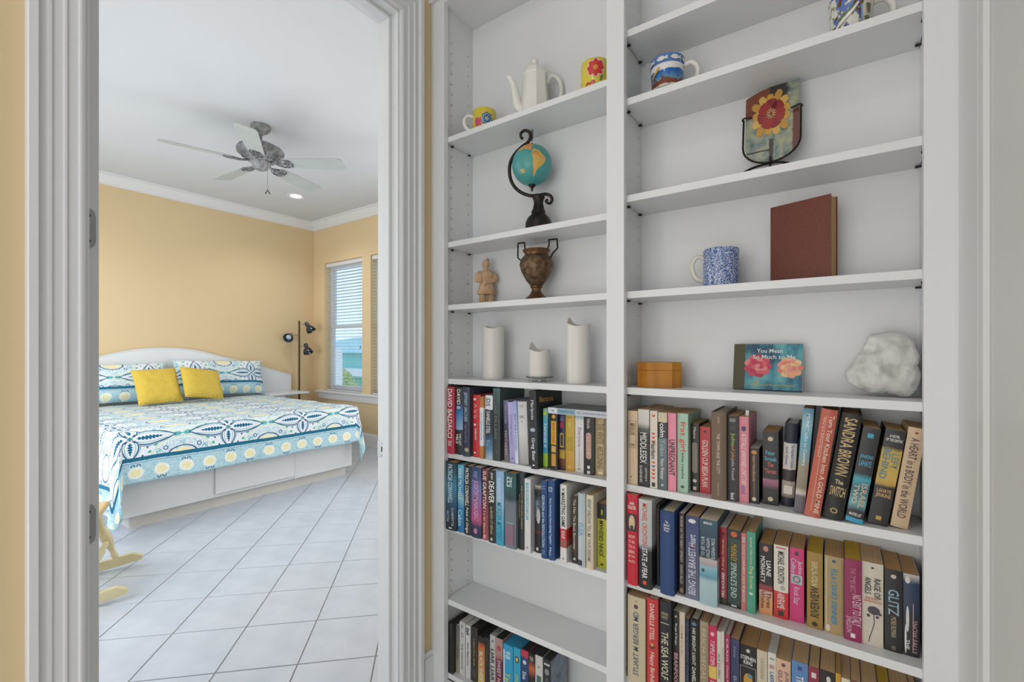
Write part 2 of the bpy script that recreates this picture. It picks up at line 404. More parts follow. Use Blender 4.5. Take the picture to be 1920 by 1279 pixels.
# ------------------------------------------------------------ books
TXT = []     # lettering made in one go at the end
def lettering(parent, s, x, z, y, length, height, color, d='d', name='spine_lettering', rot=None):
    TXT.append((parent, s, x, z, y, length, height, color, d, name, rot))
def cover_mat(name, stops, rough, dist=.04):
    m = new_mat(name, stops[0][1], rough); nt, b = nodes(m)
    tc = nt.nodes.new('ShaderNodeTexCoord'); sx = nt.nodes.new('ShaderNodeSeparateXYZ'); nt.links.new(tc.outputs['Generated'], sx.inputs[0])
    n = noise_node(nt, 55, 3); n2 = noise_node(nt, 420, 2)
    z = X(nt, sx.outputs[2]) + (X(nt, n.outputs[0])-.5)*dist
    c = ramp(nt, z, stops) if len(stops) > 1 else stops[0][1]
    c2 = mixc(nt, X(nt, n2.outputs[0])*.06, c, '#8a8a88')
    nt.links.new(c2, b.inputs['Base Color']); return m
def pages_mat(name, c1, c2):
    m = new_mat(name, c1, .85); nt, b = nodes(m)
    n = noise_node(nt, 1, 2, stretch=(900, 3, 3)); nt.links.new(mixc(nt, n.outputs[0], c1, c2), b.inputs['Base Color']); return m
PG = {'c': pages_mat('pages_cream', '#e6dcc8', '#cbbfa6'), 't': pages_mat('pages_tan', '#dcbc92', '#c29a6c'), 'w': pages_mat('pages_white', '#e6e2da', '#cfcac0'),
      'y': pages_mat('pages_yellow_stained', '#d8b23a', '#b89228'), 'b': pages_mat('pages_browned', '#cfa674', '#b48850'), 'k': pages_mat('case_black', '#20201f', '#2a2a2a')}
def book_parts(root, t, d, h, stops, kind, pg, name):
    hard = kind == 'h'; c = .0026 if hard else .0009; ov = .003 if hard else .0004
    rough = .42 if kind == 'p' else .5
    bulge = .0042 if hard else .0012
    b = bmesh.new(); out = []
    nseg = 6
    for k in range(nseg+1):
        u = -1 + 2*k/nseg; out.append((u*t/2, bulge*(u*u)))
    poly = out + [(t/2, d), (t/2-c, d), (t/2-c, bulge+c), (-t/2+c, bulge+c), (-t/2+c, d), (-t/2, d)]
    prism(b, poly, 0, h)
    m = cover_mat('cover_'+name, stops, rough)
    obj('cover', b, m, root, smooth=40)
    obj('page_block', BX(-t/2+c+.0001, t/2-c-.0001, bulge+c, d-ov, ov, h-ov), PG[pg], root)
def ell(parent, x, z, w, h, color, y=-.0006, name='spine_emblem', n=20, star=0):
    b = bmesh.new(); vs_ = []
    for k in range(n):
        a = 2*PI*k/n; r = 1 + (star*math.cos(a*n/4) if star else 0)
        vs_.append((x+w/2*r*math.cos(a), z+h/2*r*math.sin(a)))
    prism_xz(b, vs_, y, y+.0006); return obj(name, b, flat(color), parent)
def rect(parent, x, z, w, h, color, y=-.0006, name='spine_panel', r=0):
    b = bmesh.new()
    if r:
        pts = []
        for cx, cz, a0 in ((1, 1, 0), (-1, 1, PI/2), (-1, -1, PI), (1, -1, 3*PI/2)):
            for k in range(4): pts.append((x+cx*(w/2-r)+r*math.cos(a0+k*PI/6), z+cz*(h/2-r)+r*math.sin(a0+k*PI/6)))
        prism_xz(b, pts, y, y+.0005)
    else: prism_xz(b, [(x-w/2, z-h/2), (x+w/2, z-h/2), (x+w/2, z+h/2), (x-w/2, z+h/2)], y, y+.0005)
    return obj(name, b, flat(color), parent)
G = {
'A1':(-1.1424,-1.1086,1.1988,0.2375,0),'A2':(-1.1082,-1.0761,1.2077,0.2373,0),'A3':(-1.0690,-1.0382,1.1996,0.2405,0),'A4':(-1.0366,-1.0031,1.2152,0.2143,0),
'A5':(-0.9979,-0.9821,1.2089,0.2102,0),'A6':(-0.9817,-0.9499,1.2160,0.2157,0),'A7':(-0.9457,-0.9167,1.2126,0.2417,0),'A8':(-0.9108,-0.8913,1.2309,0.2011,-1.0),
'A9':(-0.8815,-0.8583,1.2226,0.1977,-2.4),'A10':(-0.8572,-0.8452,1.2201,0.2038,-2.4),'A11':(-0.8448,-0.8087,1.2223,0.2021,-2.4),'A12':(-0.7824,-0.7565,1.1958,0.2421,-2.0),
'A13':(-0.7561,-0.7400,1.2277,0.1861,0),'A14':(-0.7283,-0.7037,1.2252,0.1730,0),'A15':(-0.7033,-0.6855,1.2383,0.1701,0),'A16':(-0.6851,-0.6546,1.2427,0.1717,0),
'A17':(-0.6538,-0.6243,1.2454,0.1697,0),'A18':(-0.6203,-0.5880,1.2386,0.1707,0),'A19':(-0.5876,-0.5526,1.2461,0.1713,0),
'B1':(-1.1348,-1.0843,1.1832,0.2386,0),'B2':(-1.0839,-1.0548,1.1897,0.2328,0),'B3':(-1.0507,-1.0195,1.1866,0.2354,0),'B4':(-1.0169,-0.9733,1.1845,0.2370,0),
'B5':(-0.9729,-0.9468,1.1893,0.2346,0),'B6':(-0.9428,-0.9117,1.1853,0.2374,0),'B7':(-0.9106,-0.8795,1.1839,0.2396,0),'B8':(-0.8759,-0.8326,1.1852,0.2397,0),
'B9':(-0.8322,-0.8093,1.1983,0.2430,0),'B10':(-0.8017,-0.7795,1.1914,0.2302,0),'B11':(-0.7769,-0.7539,1.2094,0.2093,0),'B12':(-0.7395,-0.7193,1.1873,0.2355,0),
'B13':(-0.7189,-0.6950,1.1908,0.2397,0),'B14':(-0.6788,-0.6577,1.1998,0.2313,0),'B15':(-0.6474,-0.6315,1.2165,0.1994,0),'B16':(-0.6231,-0.5999,1.2034,0.2150,0),
'B17':(-0.5984,-0.5756,1.2066,0.2131,0),'B18':(-0.5738,-0.5448,1.2335,0.1863,0),
'C1':(-1.1494,-1.1280,1.2150,0.1802,0),'C14':(-1.1276,-1.1109,1.2320,0.1692,0),'C2':(-1.1100,-1.0844,1.2320,0.1901,0),'C3':(-1.0817,-1.0588,1.2320,0.1877,0),
'C4':(-1.0566,-1.0263,1.2320,0.1912,0),'C5':(-1.0242,-0.9946,1.2320,0.1697,0),'C15':(-0.9938,-0.9727,1.2320,0.1760,0),'C6':(-0.9714,-0.9478,1.2320,0.1927,0),
'C7':(-0.9470,-0.9175,1.2320,0.1915,0),'C8':(-0.9148,-0.8749,1.2320,0.1833,0),'C9':(-0.8729,-0.8447,1.2320,0.1875,0),'C10':(-0.8428,-0.8141,1.2320,0.1913,0),
'C11':(-0.8130,-0.7899,1.2320,0.1911,0),'C12':(-0.7878,-0.7599,1.2320,0.1942,0),'C13':(-0.7582,-0.7306,1.2320,0.1953,0),
'D1':(-0.4771,-0.4483,1.2194,0.2019,0),'D2':(-0.4459,-0.4156,1.2164,0.2084,0),'D3':(-0.4130,-0.3932,1.2160,0.2069,0),'D4':(-0.3918,-0.3684,1.2177,0.2037,0),
'D5':(-0.3668,-0.3456,1.2203,0.2041,0),'D6':(-0.3440,-0.3169,1.2254,0.2045,0),'D7':(-0.3165,-0.2959,1.2504,0.1771,0),'D8':(-0.2937,-0.2680,1.2507,0.1713,0),
'D9':(-0.2588,-0.2245,1.2128,0.2165,0),'D10':(-0.2241,-0.1989,1.2256,0.2085,0),'D11':(-0.1985,-0.1772,1.2305,0.2078,0),'D12':(-0.1768,-0.1559,1.2373,0.1325,0),
'D13':(-0.1495,-0.1167,1.2488,0.1746,0),'D14':(-0.1131,-0.0867,1.2586,0.1958,2.6),'D15':(-0.0843,-0.0641,1.2244,0.2385,4.6),'D16':(-0.0637,-0.0344,1.2050,0.2411,7.9),
'D17':(-0.0298,0.0059,1.2161,0.2334,8.7),'D18':(0.0107,0.0404,1.2199,0.2059,8.7),'D19':(0.0491,0.0822,1.2338,0.2034,8.7),'D20':(0.0872,0.1150,1.2385,0.2109,8.0),

'E1':(-0.4681,-0.4389,1.1914,0.2436,0),'E2':(-0.4366,-0.4013,1.1927,0.2356,0),'E3':(-0.4009,-0.3912,1.2305,0.2154,0),'E4':(-0.3799,-0.3441,1.1951,0.2157,0),
'E5':(-0.3392,-0.3253,1.2222,0.2088,0),'E6':(-0.3197,-0.2876,1.2134,0.2109,0),'E7':(-0.2846,-0.2431,1.2062,0.2118,0),'E8':(-0.2427,-0.2259,1.2315,0.1915,0),
'E9':(-0.2250,-0.1951,1.2332,0.1905,0),'E10':(-0.1947,-0.1823,1.2351,0.1874,0),'E11':(-0.1814,-0.1630,1.2317,0.1948,0),'E12':(-0.1568,-0.1285,1.2459,0.1690,0),
'E13':(-0.1263,-0.0965,1.2478,0.1719,0),'E14':(-0.0946,-0.0657,1.2531,0.1711,0),'E15':(-0.0598,-0.0299,1.2481,0.1724,0),'E16':(-0.0266,0.0085,1.2475,0.1728,0),
'E17':(0.0095,0.0399,1.2415,0.1775,0),'E18':(0.0403,0.0766,1.2463,0.1773,0),'E19':(0.0786,0.1078,1.2478,0.1714,0),'E20':(0.1090,0.1345,1.2502,0.1688,0),

'F1':(-0.4690,-0.4200,1.1970,0.2329,0),'F2':(-0.4167,-0.3866,1.2000,0.2396,0),'F3':(-0.3834,-0.3546,1.2030,0.2415,0),'F4':(-0.3542,-0.3382,1.2220,0.2156,0),
'F5':(-0.3378,-0.3241,1.2220,0.2189,0),'F6':(-0.3237,-0.3138,1.2250,0.2049,0),'F7':(-0.3120,-0.2904,1.2220,0.2093,0),'F8':(-0.2891,-0.2682,1.2250,0.2105,0),
'F9':(-0.2678,-0.2495,1.2300,0.2048,0),'F10':(-0.2491,-0.2383,1.2320,0.1949,0),'F11':(-0.2378,-0.2324,1.2320,0.1982,0),'F12':(-0.2320,-0.2211,1.2400,0.1890,0),
'F13':(-0.2207,-0.2008,1.2460,0.1807,0),'F14':(-0.2004,-0.1626,1.2520,0.1717,0),'F15':(-0.1622,-0.1401,1.2520,0.1714,0),'F16':(-0.1390,-0.1219,1.2520,0.1740,0),
'F17':(-0.1215,-0.0920,1.2520,0.1664,0),'F18':(-0.0902,-0.0579,1.2520,0.1741,0),'F19':(-0.0570,-0.0367,1.2520,0.1727,0),'F20':(-0.0359,-0.0064,1.2520,0.1742,0),
'F21':(-0.0060,0.0035,1.2520,0.1782,0),'F22':(0.0043,0.0201,1.2520,0.1720,0),'F23':(0.0207,0.0387,1.2520,0.1735,0),'F24':(0.0391,0.0676,1.2520,0.1725,0),
'F25':(0.0680,0.0895,1.2520,0.1715,0),'F26':(0.0899,0.1229,1.2520,0.1705,0),'F27':(0.1233,0.1353,1.2520,0.1695,0),
}
SHELFZ = {'A': .9002, 'B': .6372, 'C': .1052, 'D': .9007, 'E': .6372, 'F': .3722}
GRP = {'A': 'books on the shelf below the candles', 'B': 'books on the shelf above the empty shelf', 'C': 'video cases on the bottom shelf', 'D': 'books on the shelf below the rock', 'E': 'books on the middle shelf of the second bay', 'F': 'books on the lowest visible shelf of the second bay'}
WH = '#f2f0ea'; GD = '#c9a867'
I = {}
def B(i, label, stops, kind='h', pg='c', texts=(), shapes=()):
    if isinstance(stops, str): stops = [(0, stops)]
    I[i] = (label, stops, kind, pg, texts, shapes)
B('A1', 'crimson hardcover with large white lettering at the door end of its row', '#b3263c', 'h', 'c', [('DAVID BALDACCI', .24, .97, .62, WH), ('THE 6:20', .12, .2, .5, WH)])
B('A2', 'dark hardcover with a sky blue middle and white block lettering', [(0, '#23282e'), (.36, '#2b2f33'), (.38, '#8fb2cf'), (.62, '#2f7cb4'), (.78, '#23333d'), (1, '#22302f')], 'h', 'c', [('DAVID B', .68, .97, .5, WH), ('THE LAST', .14, .32, .34, WH), ('MILE', .16, .3, .3, WH)])
B('A3', 'slate blue hardcover with pale blue lettering below the candle shelf', [(0, '#3a4a55'), (.2, '#243246'), (1, '#3a4152')], 'h', 'c', [('JEFFREY ARCHER', .5, .93, .6, '#a9c4dc'), ('Only Time Will Tell', .2, .46, .36, '#a080a8')], [('e', .006, .1, .02, .06, '#b9a58c')])
B('A4', 'short scarlet book with small white marks on the spine', '#cb3238', 'h', 'c', [('A la la', .62, .86, .45, '#f0a0a0'), ('MAUREEN DOWD', .28, .46, .25, WH)], [('r', -.004, .93, .009, .035, WH), ('e', -.004, .52, .009, .04, WH), ('e', -.004, .07, .008, .03, WH)])
B('A5', 'thin orange paperback with a white label strip', [(0, '#c07a3a'), (.2, '#c98443'), (.21, '#dfe4ea'), (.82, '#e6e9ec'), (.83, '#c98443'), (1, '#b87436')], 'p', 'c', [('CONVERSATIONS', .3, .75, .35, '#7aa6c6')])
B('A6', 'navy and white hardcover with a monogram on its white head', [(0, '#b6c6d3'), (.14, '#5f8cae'), (.4, '#1d2c3c'), (.77, '#16222f'), (.785, '#e9eaec'), (1, '#e4e5e8')], 'h', 'c', [('DS', .83, .95, .5, '#3a5a7c'), ('DANIELLE STEEL', .4, .75, .5, WH), ('Blue', .2, .3, .5, '#7fb0cc')])
B('A7', 'tall charcoal green hardcover with mottled stone pattern', [(0, '#39443f'), (.5, '#2d3534'), (.8, '#3d4d4c'), (1, '#4a6062')], 'h', 'c', [('THE PILLARS', .3, .82, .35, '#6d7a78')], [('e', .003, .13, .006, .02, '#a3463c')])
B('A8', 'mauve grey paperback with small pale lettering', [(0, '#8e7d80'), (.3, '#5d4a58'), (.6, '#4e4b66'), (1, '#7d7aa0')], 'p', 'c', [('MARY S HORN', .62, .93, .4, '#b7b3cc'), ('MISTAKEN', .1, .5, .4, '#c9c3cf')])
B('A9', 'lavender paperback leaning on its neighbour below the candles', [(0, '#a8a3d2'), (1, '#b8aedb')], 'p', 'w', [('Calligraphy', .3, .8, .3, '#8d82bd')], [('e', 0, .07, .008, .03, '#6e67a8')])
B('A10', 'narrow periwinkle and white paperback', [(0, '#dfe2f2'), (.6, '#c4cdee'), (1, '#93a3dd')], 'p', 'w', [('SISTERHOOD', .2, .8, .5, '#6275c0')])
B('A11', 'pale grey hardcover with a faded marble pattern', [(0, '#a9a4a3'), (.25, '#c3bfbd'), (.5, '#dad7d4'), (1, '#cfcccb')], 'h', 'w', [('ISABEL', .74, .78, .5, '#9a9694', 'h')], [('e', 0, .68, .005, .012, '#4a4540'), ('e', 0, .93, .014, .05, '#bfb9b6')])
B('A12', 'tall black hardcover with gold script on its exposed front cover', [(0, '#17191d'), (.45, '#20252c'), (1, '#141619')], 'h', 'c', [('Mariposa', .63, .88, .55, '#cfd2d6'), ('Greg Bear', .1, .4, .6, '#dfe0e2')], [('e', 0, .5, .018, .05, '#aab4c0'), ('e', 0, .05, .008, .02, WH)])
B('A13', 'short blue paperback with a lime green foot', [(0, '#2b3a20'), (.04, '#8fb53a'), (.24, '#9cc044'), (.26, '#3f94b8'), (.7, '#4fa7cc'), (1, '#7fb9a2')], 'p', 'c', [('FANNIE F', .35, .75, .55, WH)], [('e', 0, .92, .013, .07, '#b7c95a')])
B('A14', 'black paperback with a yellow title plate', [(0, '#2c2a28'), (1, '#221f1c')], 'p', 'b', [('MORE STORIES', .48, .84, .3, '#b3592c')], [('r', 0, .66, .018, .42, '#dba92f'), ('r', 0, .37, .015, .11, '#d9b066'), ('r', 0, .18, .015, .22, '#cf9a45'), ('e', 0, .95, .012, .07, '#d9a63c')])
B('A15', 'dark blue paperback with red and yellow spots', [(0, '#2a2140'), (.06, '#5a2d20'), (.2, '#6b3a22'), (.22, '#b99a3a'), (.36, '#b2922f'), (.38, '#232347'), (1, '#1e2350')], 'p', 'b', [('LEE', .9, .97, .6, '#8fa0d8', 'h')], [('e', 0, .82, .012, .14, '#a2263a'), ('r', 0, .54, .013, .26, '#b8a24a'), ('r', 0, .54, .008, .2, '#252a52')])
B('A16', 'mustard yellow paperback under the flat book', [(0, '#cf9a3c'), (.6, '#c7a640'), (1, '#cfa545')], 'p', 'b', [('HOOT', .35, .6, .7, '#b2a437'), ('2001', .05, .1, .4, '#e6cf8a', 'h')], [('e', 0, .82, .014, .1, '#c8b455'), ('e', 0, .95, .01, .03, '#8f9a3a')])
B('A17', 'off white paperback with a faint floral print', [(0, '#d8d2c9'), (.5, '#dcd8d6'), (.93, '#e0dfdf'), (1, '#9fb6bd')], 'p', 'b', [('Everyone', .45, .8, .5, '#b98f98'), ('worth knowing', .1, .42, .25, '#b3a2b4')], [('e', 0, .06, .008, .03, '#8c7b96')])
B('A18', 'black paperback with a dusty pink oval', '#1d1b1a', 'p', 'b', [('Nicole', .8, .97, .35, '#cfc8c2'), ('LITTLE', .35, .65, .3, '#e0b0a0')], [('o', 0, .5, .017, .46, '#c1958a'), ('e', 0, .13, .01, .06, '#d8d3cc'), ('r', 0, .04, .01, .05, '#d8d3cc')])
B('A19', 'tan paperback with fine brown stripes beside the bay divider', [(0, '#b79a72'), (.15, '#c5b187'), (1, '#b5a078')], 'p', 'b', [('THE WHITE', .55, .9, .6, '#8a6f4c'), ('RECKONING', .12, .5, .55, '#7c6345')], [('r', 0, .05, .014, .04, '#e8dcc0'), ('r', .0145, .5, .0012, .96, '#6e5a40'), ('r', -.0145, .5, .0012, .96, '#6e5a40'), ('r', .012, .5, .0008, .96, '#7b6648')])
B('B1', 'thick navy hardcover fading to teal, at the door end above the empty shelf', [(0, '#1c222b'), (.15, '#1f2a3a'), (.4, '#28506c'), (.65, '#3d8299'), (.85, '#2f5360'), (1, '#1f2f38')], 'h', 'b', [('PATRICIA CORNWELL', .4, .97, .42, '#cfe6ef'), ('SCARPETTA', .07, .34, .22, '#b9cdd6'), ('FACTOR', .12, .28, .2, '#b9cdd6')], [('r', 0, .035, .014, .02, '#cfd6da')])
B('B2', 'bright blue hardcover with white script', [(0, '#1c6fa6'), (.35, '#1f86bd'), (.5, '#8fc0d2'), (.62, '#2386bd'), (1, '#62bcd6')], 'h', 'c', [('FERN MICHAELS', .5, .95, .55, '#d6f0f6'), ('Cabin', .1, .34, .6, '#c8eaf6')])
B('B3', 'black hardcover with slanted white title down the spine', '#1a191b', 'h', 'c', [('PATRICIA CORNWELL', .42, .97, .5, WH), ('Point of Origin', .03, .4, .48, '#f0ece8')])
B('B4', 'violet and pink hardcover with rosy lettering', [(0, '#22304a'), (.16, '#2a2f50'), (.25, '#b6527e'), (.45, '#9a5a92'), (.7, '#6f7ab0'), (.88, '#3c4470'), (1, '#27406a')], 'h', 'c', [('JUDITH McNAUGHT', .25, .82, .6, '#e6a8c4'), ('WHEN', .86, .95, .4, '#9aa6cc')], [('e', 0, .1, .016, .08, '#c37aa0')])
B('B5', 'brick red hardcover with a thin gold border', [(0, '#a5494c'), (.45, '#8c3438'), (.75, '#4f2228'), (1, '#7e3038')], 'h', 'c', [('SUE GRAFTON', .45, .98, .55, '#f0dcd6'), ('S is for Silence', .1, .42, .35, '#eac8c0')], [('r', 0, .05, .01, .06, '#d8a0a0')])
B('B6', 'black hardcover with a large white surname at its head', '#1c1a1c', 'h', 'c', [('DEAVER', .55, .85, .7, WH), ('the BROKEN CITY BEYOND', .12, .5, .3, '#c8b48a'), ('JEFFERY', .87, .97, .3, WH)], [('e', 0, .05, .01, .04, '#cfc8be')])
B('B7', 'pale sky blue hardcover above the empty shelf', [(0, '#3a9cb8'), (.3, '#58b2cc'), (.6, '#a2c4dc'), (1, '#8fb7d6')], 'h', 'c', [('MURDER MYSTERY', .06, .58, .6, '#2f86a6'), ('NANCY', .62, .9, .45, '#c6dcec')])
B('B8', 'wide hardcover of dark teal above slate grey with a mosaic patch', [(0, '#6d7d86'), (.3, '#737f88'), (.6, '#6d757c'), (.66, '#284448'), (.85, '#2f5c5c'), (1, '#24484a')], 'h', 'b', [('Elf', .82, .95, .5, '#c8ded8', 'h')], [('r', 0, .18, .03, .27, '#8c6a7c'), ('r', 0, .335, .03, .006, '#c2c8cc')])
B('B9', 'tall charcoal hardcover with tiny gold capitals', [(0, '#2e2c2e'), (.1, '#2a2b2e'), (1, '#2c3a44')], 'h', 'c', [('THE CITY OF FALLING ANGELS', .28, .84, .18, '#d2be78'), ('JOHN BERENDT', .4, .72, .14, '#d2be78')], [('r', 0, .5, .018, .004, '#4a5258')])
B('B10', 'white paperback with a turquoise title strip', '#dcd8d8', 'p', 'w', [('THE BEAN PLANT DIET', .47, .93, .28, WH)], [('r', -.001, .7, .0085, .5, '#3fb2c0'), ('e', -.001, .07, .007, .03, '#9b95a8')])
B('B11', 'black book with a pale moon on its spine', [(0, '#1d1b1d'), (.28, '#221f20'), (.31, '#6d2a30'), (.34, '#2a2426'), (.5, '#33323a'), (.75, '#5a6876'), (.86, '#1e1d20'), (.94, '#2a282a'), (1, '#cfcac6')], 'h', 'c', [('MURDER', .5, .78, .4, '#a8b4c0')], [('e', .004, .55, .013, .22, '#e0d6d0'), ('e', 0, .06, .009, .05, '#d8d4d0')])
B('B12', 'royal blue hardcover with pale serif title', '#23497f', 'h', 'c', [('GEORGIA and the REVOLUTION', .15, .82, .42, '#c8d6e8')], [('r', 0, .93, .012, .004, '#b9cbe0'), ('r', 0, .90, .012, .004, '#b9cbe0'), ('r', 0, .1, .012, .004, '#b9cbe0'), ('r', 0, .07, .012, .004, '#b9cbe0')])
B('B13', 'royal blue hardcover with a pale square stamp near its head', '#21477c', 'h', 'w', [('Sixty Something Seasons', .42, .78, .38, '#c6d4e4'), ('Living Together', .2, .42, .4, '#d2deec'), ('Mac', .06, .16, .3, '#c6d4e4')], [('r', 0, .89, .012, .055, '#b8c2cc'), ('r', 0, .89, .008, .035, '#3f5d86')])
B('B14', 'white paperback with a red block and bold black title', [(0, '#dedad6'), (.19, '#dedad6'), (.195, '#a4584f'), (.29, '#a4584f'), (.295, '#c92a30'), (.43, '#cc2c30'), (.435, '#dedad4'), (1, '#e0dcd4')], 'p', 'c', [('MARKETING GAME', .46, .9, .6, '#1d1b1b'), ('THE', .92, .96, .4, '#333333'), ('SCHULZ', .31, .41, .5, WH, 'h')], [('e', 0, .05, .006, .02, '#7a7672')])
B('B15', 'thin brown paperback with cream title', [(0, '#2f2522'), (.14, '#332824'), (.16, '#4c3a32'), (1, '#45362f')], 'p', 'c', [('The Man The Book Borrower', .2, .95, .55, '#d8cabb')], [('r', 0, .06, .007, .035, '#cfc3b6')])
B('B16', 'pale blue grey hardcover above the empty shelf', [(0, '#b9c2c6'), (.5, '#c4cacc'), (1, '#b2bcc2')], 'h', 'c', [('FLEA', .42, .6, .7, '#7fb8cc')], [('r', -.003, .06, .012, .07, '#333a44')])
B('B17', 'cream hardcover with grey blue vertical title', [(0, '#dccbae'), (1, '#e0d2b8')], 'h', 't', [('SIDNEY SHELDON', .62, .95, .45, '#5c7480'), ('TELL ME YOUR DREAMS', .1, .6, .42, '#7a8084')])
B('B18', 'lime yellow paperback with a black head, beside the bay divider', [(0, '#b2b01f'), (.76, '#b8b522'), (.77, '#1d1c1a'), (1, '#23201c')], 'p', 't', [('JOHN GRISHAM', .18, .74, .6, '#1c1a14', 'u')], [('r', 0, .87, .006, .08, '#8fa02c'), ('r', 0, .06, .008, .03, '#2a2814')])
B('D1', 'cream paperback with an ornate brown title frame', '#d6bb9a', 'p', 't', [('MEN IN LOVE', .67, .83, .5, '#7a5a3c'), ('A novel', .52, .57, .4, '#7a5a3c', 'h')], [('f', 0, .68, .02, .36, '#7a5a3c'), ('e', -.004, .1, .003, .02, '#3a2a20')])
B('D2', 'black paperback with a pale smoky head', [(0, '#1b191a'), (.65, '#1d1b1b'), (.75, '#5a5854'), (.82, '#cfc9c2'), (1, '#ddd6ce')], 'p', 't', [('MIDDLESEX', .3, .7, .6, '#e4dfd8'), ('JEFFREY', .07, .25, .2, '#d8d2ca'), ('EUGENIDES', .05, .27, .22, '#d8d2ca')])
B('D3', 'ivory paperback with rows of small red triangles', '#ddd2c4', 'p', 't', [('Heartburn', .38, .6, .6, '#2a2624')], [('t', 0, z, .011, .04, c) for z, c in ((.93, '#cf3b2c'), (.7, '#d5432e'), (.65, '#d5432e'), (.6, '#d5432e'), (.33, '#d5532e'), (.28, '#6a5aa0'), (.23, '#d5432e'), (.18, '#d5432e'), (.13, '#d5432e'))] + [('r', 0, .05, .008, .05, '#24201e')])
B('D4', 'grey green paperback with a black band and white lettering', [(0, '#4f5f62'), (.3, '#5a696c'), (.66, '#6d7a7c'), (.67, '#2b2c2e'), (.87, '#2b2c2e'), (.88, '#cfc0a6'), (1, '#cdbfa8')], 'p', 't', [('colm', .68, .86, .55, WH), ('Toibin', .44, .65, .5, '#a7b4b6'), ('Nora Webster', .13, .4, .42, '#e0dcd2')], [('e', 0, .06, .007, .03, '#b9c4c4')])
B('D5', 'bubblegum pink paperback with slanted black title', '#e58a9e', 'p', 'b', [('UNPREGNANT', .2, .66, .7, '#1c1a1c')])
B('D6', 'mint green paperback with red lowercase title', '#a3c4ae', 'p', 't', [('frat girl', .52, .9, .62, '#d8523c'), ('kiley roache', .17, .5, .3, '#24302c')], [('e', 0, .07, .009, .035, '#3a4a44')])
B('D7', 'black paperback with a taupe oval, beside the mint book', '#1e1b18', 'p', 'b', [('Maeve', .78, .95, .35, '#cfc8be')], [('o', 0, .5, .013, .45, '#8e8274'), ('e', 0, .16, .01, .05, '#d6cec4'), ('r', 0, .05, .008, .05, '#d6c8a8')])
B('D8', 'strawberry red paperback with looping white title', '#c03a42', 'p', 'b', [('GOLDEN CUP BEDA PLAN', .1, .8, .55, '#f0d8cc')], [('e', 0, .93, .008, .03, '#4a1a1c')])
B('D9', 'tall brown cloth hardcover without a jacket', '#6f5b49', 'h', 'c', [('THE TOWN AND THE CITY', .3, .76, .22, '#cfc0a2'), ('JACK', .87, .95, .16, '#b9a98c'), ('HARCOURT', .05, .2, .1, '#b9a98c')])
B('D10', 'black paperback with multicoloured handwritten title', '#1d1a18', 'p', 't', [('Julie', .66, .8, .4, '#9cb23c'), ('and Julia', .5, .66, .4, '#c98a4a'), ('Julie Powell', .25, .5, .35, '#b9aca0'), ('BACK BAY', .93, .97, .5, '#d0c8c0', 'h'), ('food', .02, .1, .35, WH)], [('e', 0, .86, .016, .06, '#3a3632')])
B('D11', 'rose pink paperback with a white bookmark sticking out', '#d9838f', 'p', 't', [('A TOTALLY AWKWARD LOVE STORY', .2, .8, .5, '#f4d8dc'), ('and', .1, .2, .5, '#6a72b8')], [('e', 0, .86, .01, .06, '#4a3f6e')])
B('D12', 'very short black paperback with gold ornament line', '#221c18', 'p', 'w', [('Idol Handbook', .4, .86, .3, '#b9935c')], [('r', 0, .5, .0012, .8, '#b08a50'), ('e', 0, .93, .012, .07, '#c8894c'), ('e', 0, .08, .009, .07, '#e0d4c0')])
B('D13', 'black paperback with turquoise and coral lettering across its spine', [(0, '#1a1714'), (.22, '#1e1916'), (.26, '#7b4660'), (.34, '#a86a86'), (.36, '#1c1917'), (1, '#1b1918')], 'p', 'b', [('Peter', .68, .74, .6, '#5fb0c8', 'h'), ('Straub', .6, .66, .75, '#5fb0c8', 'h'), ('The', .52, .58, .4, '#d86a5c', 'h'), ('Throat', .43, .49, .78, '#d86a5c', 'h')], [('e', 0, .9, .011, .06, '#cfc0a0'), ('e', 0, .08, .011, .06, '#cfc0a0')])
B('D14', 'navy hardcover with white paper library labels', [(0, '#161a2c'), (.1, '#171b2e'), (.12, '#9c8f84'), (.3, '#b0a59a'), (.31, '#3a3030'), (.44, '#3e3434'), (.45, '#d9cfca'), (.76, '#dcd3ce'), (.77, '#161a30'), (1, '#14182c')], 'h', 'w', [('The Rainbow Comes', .47, .75, .22, '#55719c'), ('and Goes', .5, .72, .2, '#55719c')], [('r', 0, .2, .018, .1, '#e0d8cc')])
B('D15', 'tall paperback with a blue painted sky over brown grass', [(0, '#5c5560'), (.16, '#6a626c'), (.19, '#cfc6bc'), (.24, '#8d8272'), (.45, '#9a8f78'), (.52, '#7f9aa0'), (.7, '#5fa6bc'), (.85, '#8fb8c4'), (1, '#3f7f9a')], 'p', 't', [('MONET talks to Country', .45, .95, .4, '#d8ecf0')])
B('D16', 'tall terracotta hardcover leaning beside the black books', '#bd5f4a', 'h', 't', [('Turn Your Kitchen Into A GOLD MINE', .04, .95, .3, '#f0cdb8'), ('Alice and Alfred Howard', .56, .93, .16, '#e8b8a0')], [('r', -.0035, .5, .0008, .88, '#e8c0a8')])
B('D17', 'black hardcover with tall thin gold capitals', '#1a1613', 'h', 't', [('SANDRA', .68, .96, .62, '#c9ab74'), ('BROWN', .42, .66, .62, '#c9ab74'), ('The', .335, .375, .4, '#e0cfa8', 'h'), ('SWITCH', .22, .31, .75, '#d2b47c', 'h')], [('e', 0, .08, .013, .05, '#cdb06c'), ('e', 0, .08, .009, .035, '#221a12')])
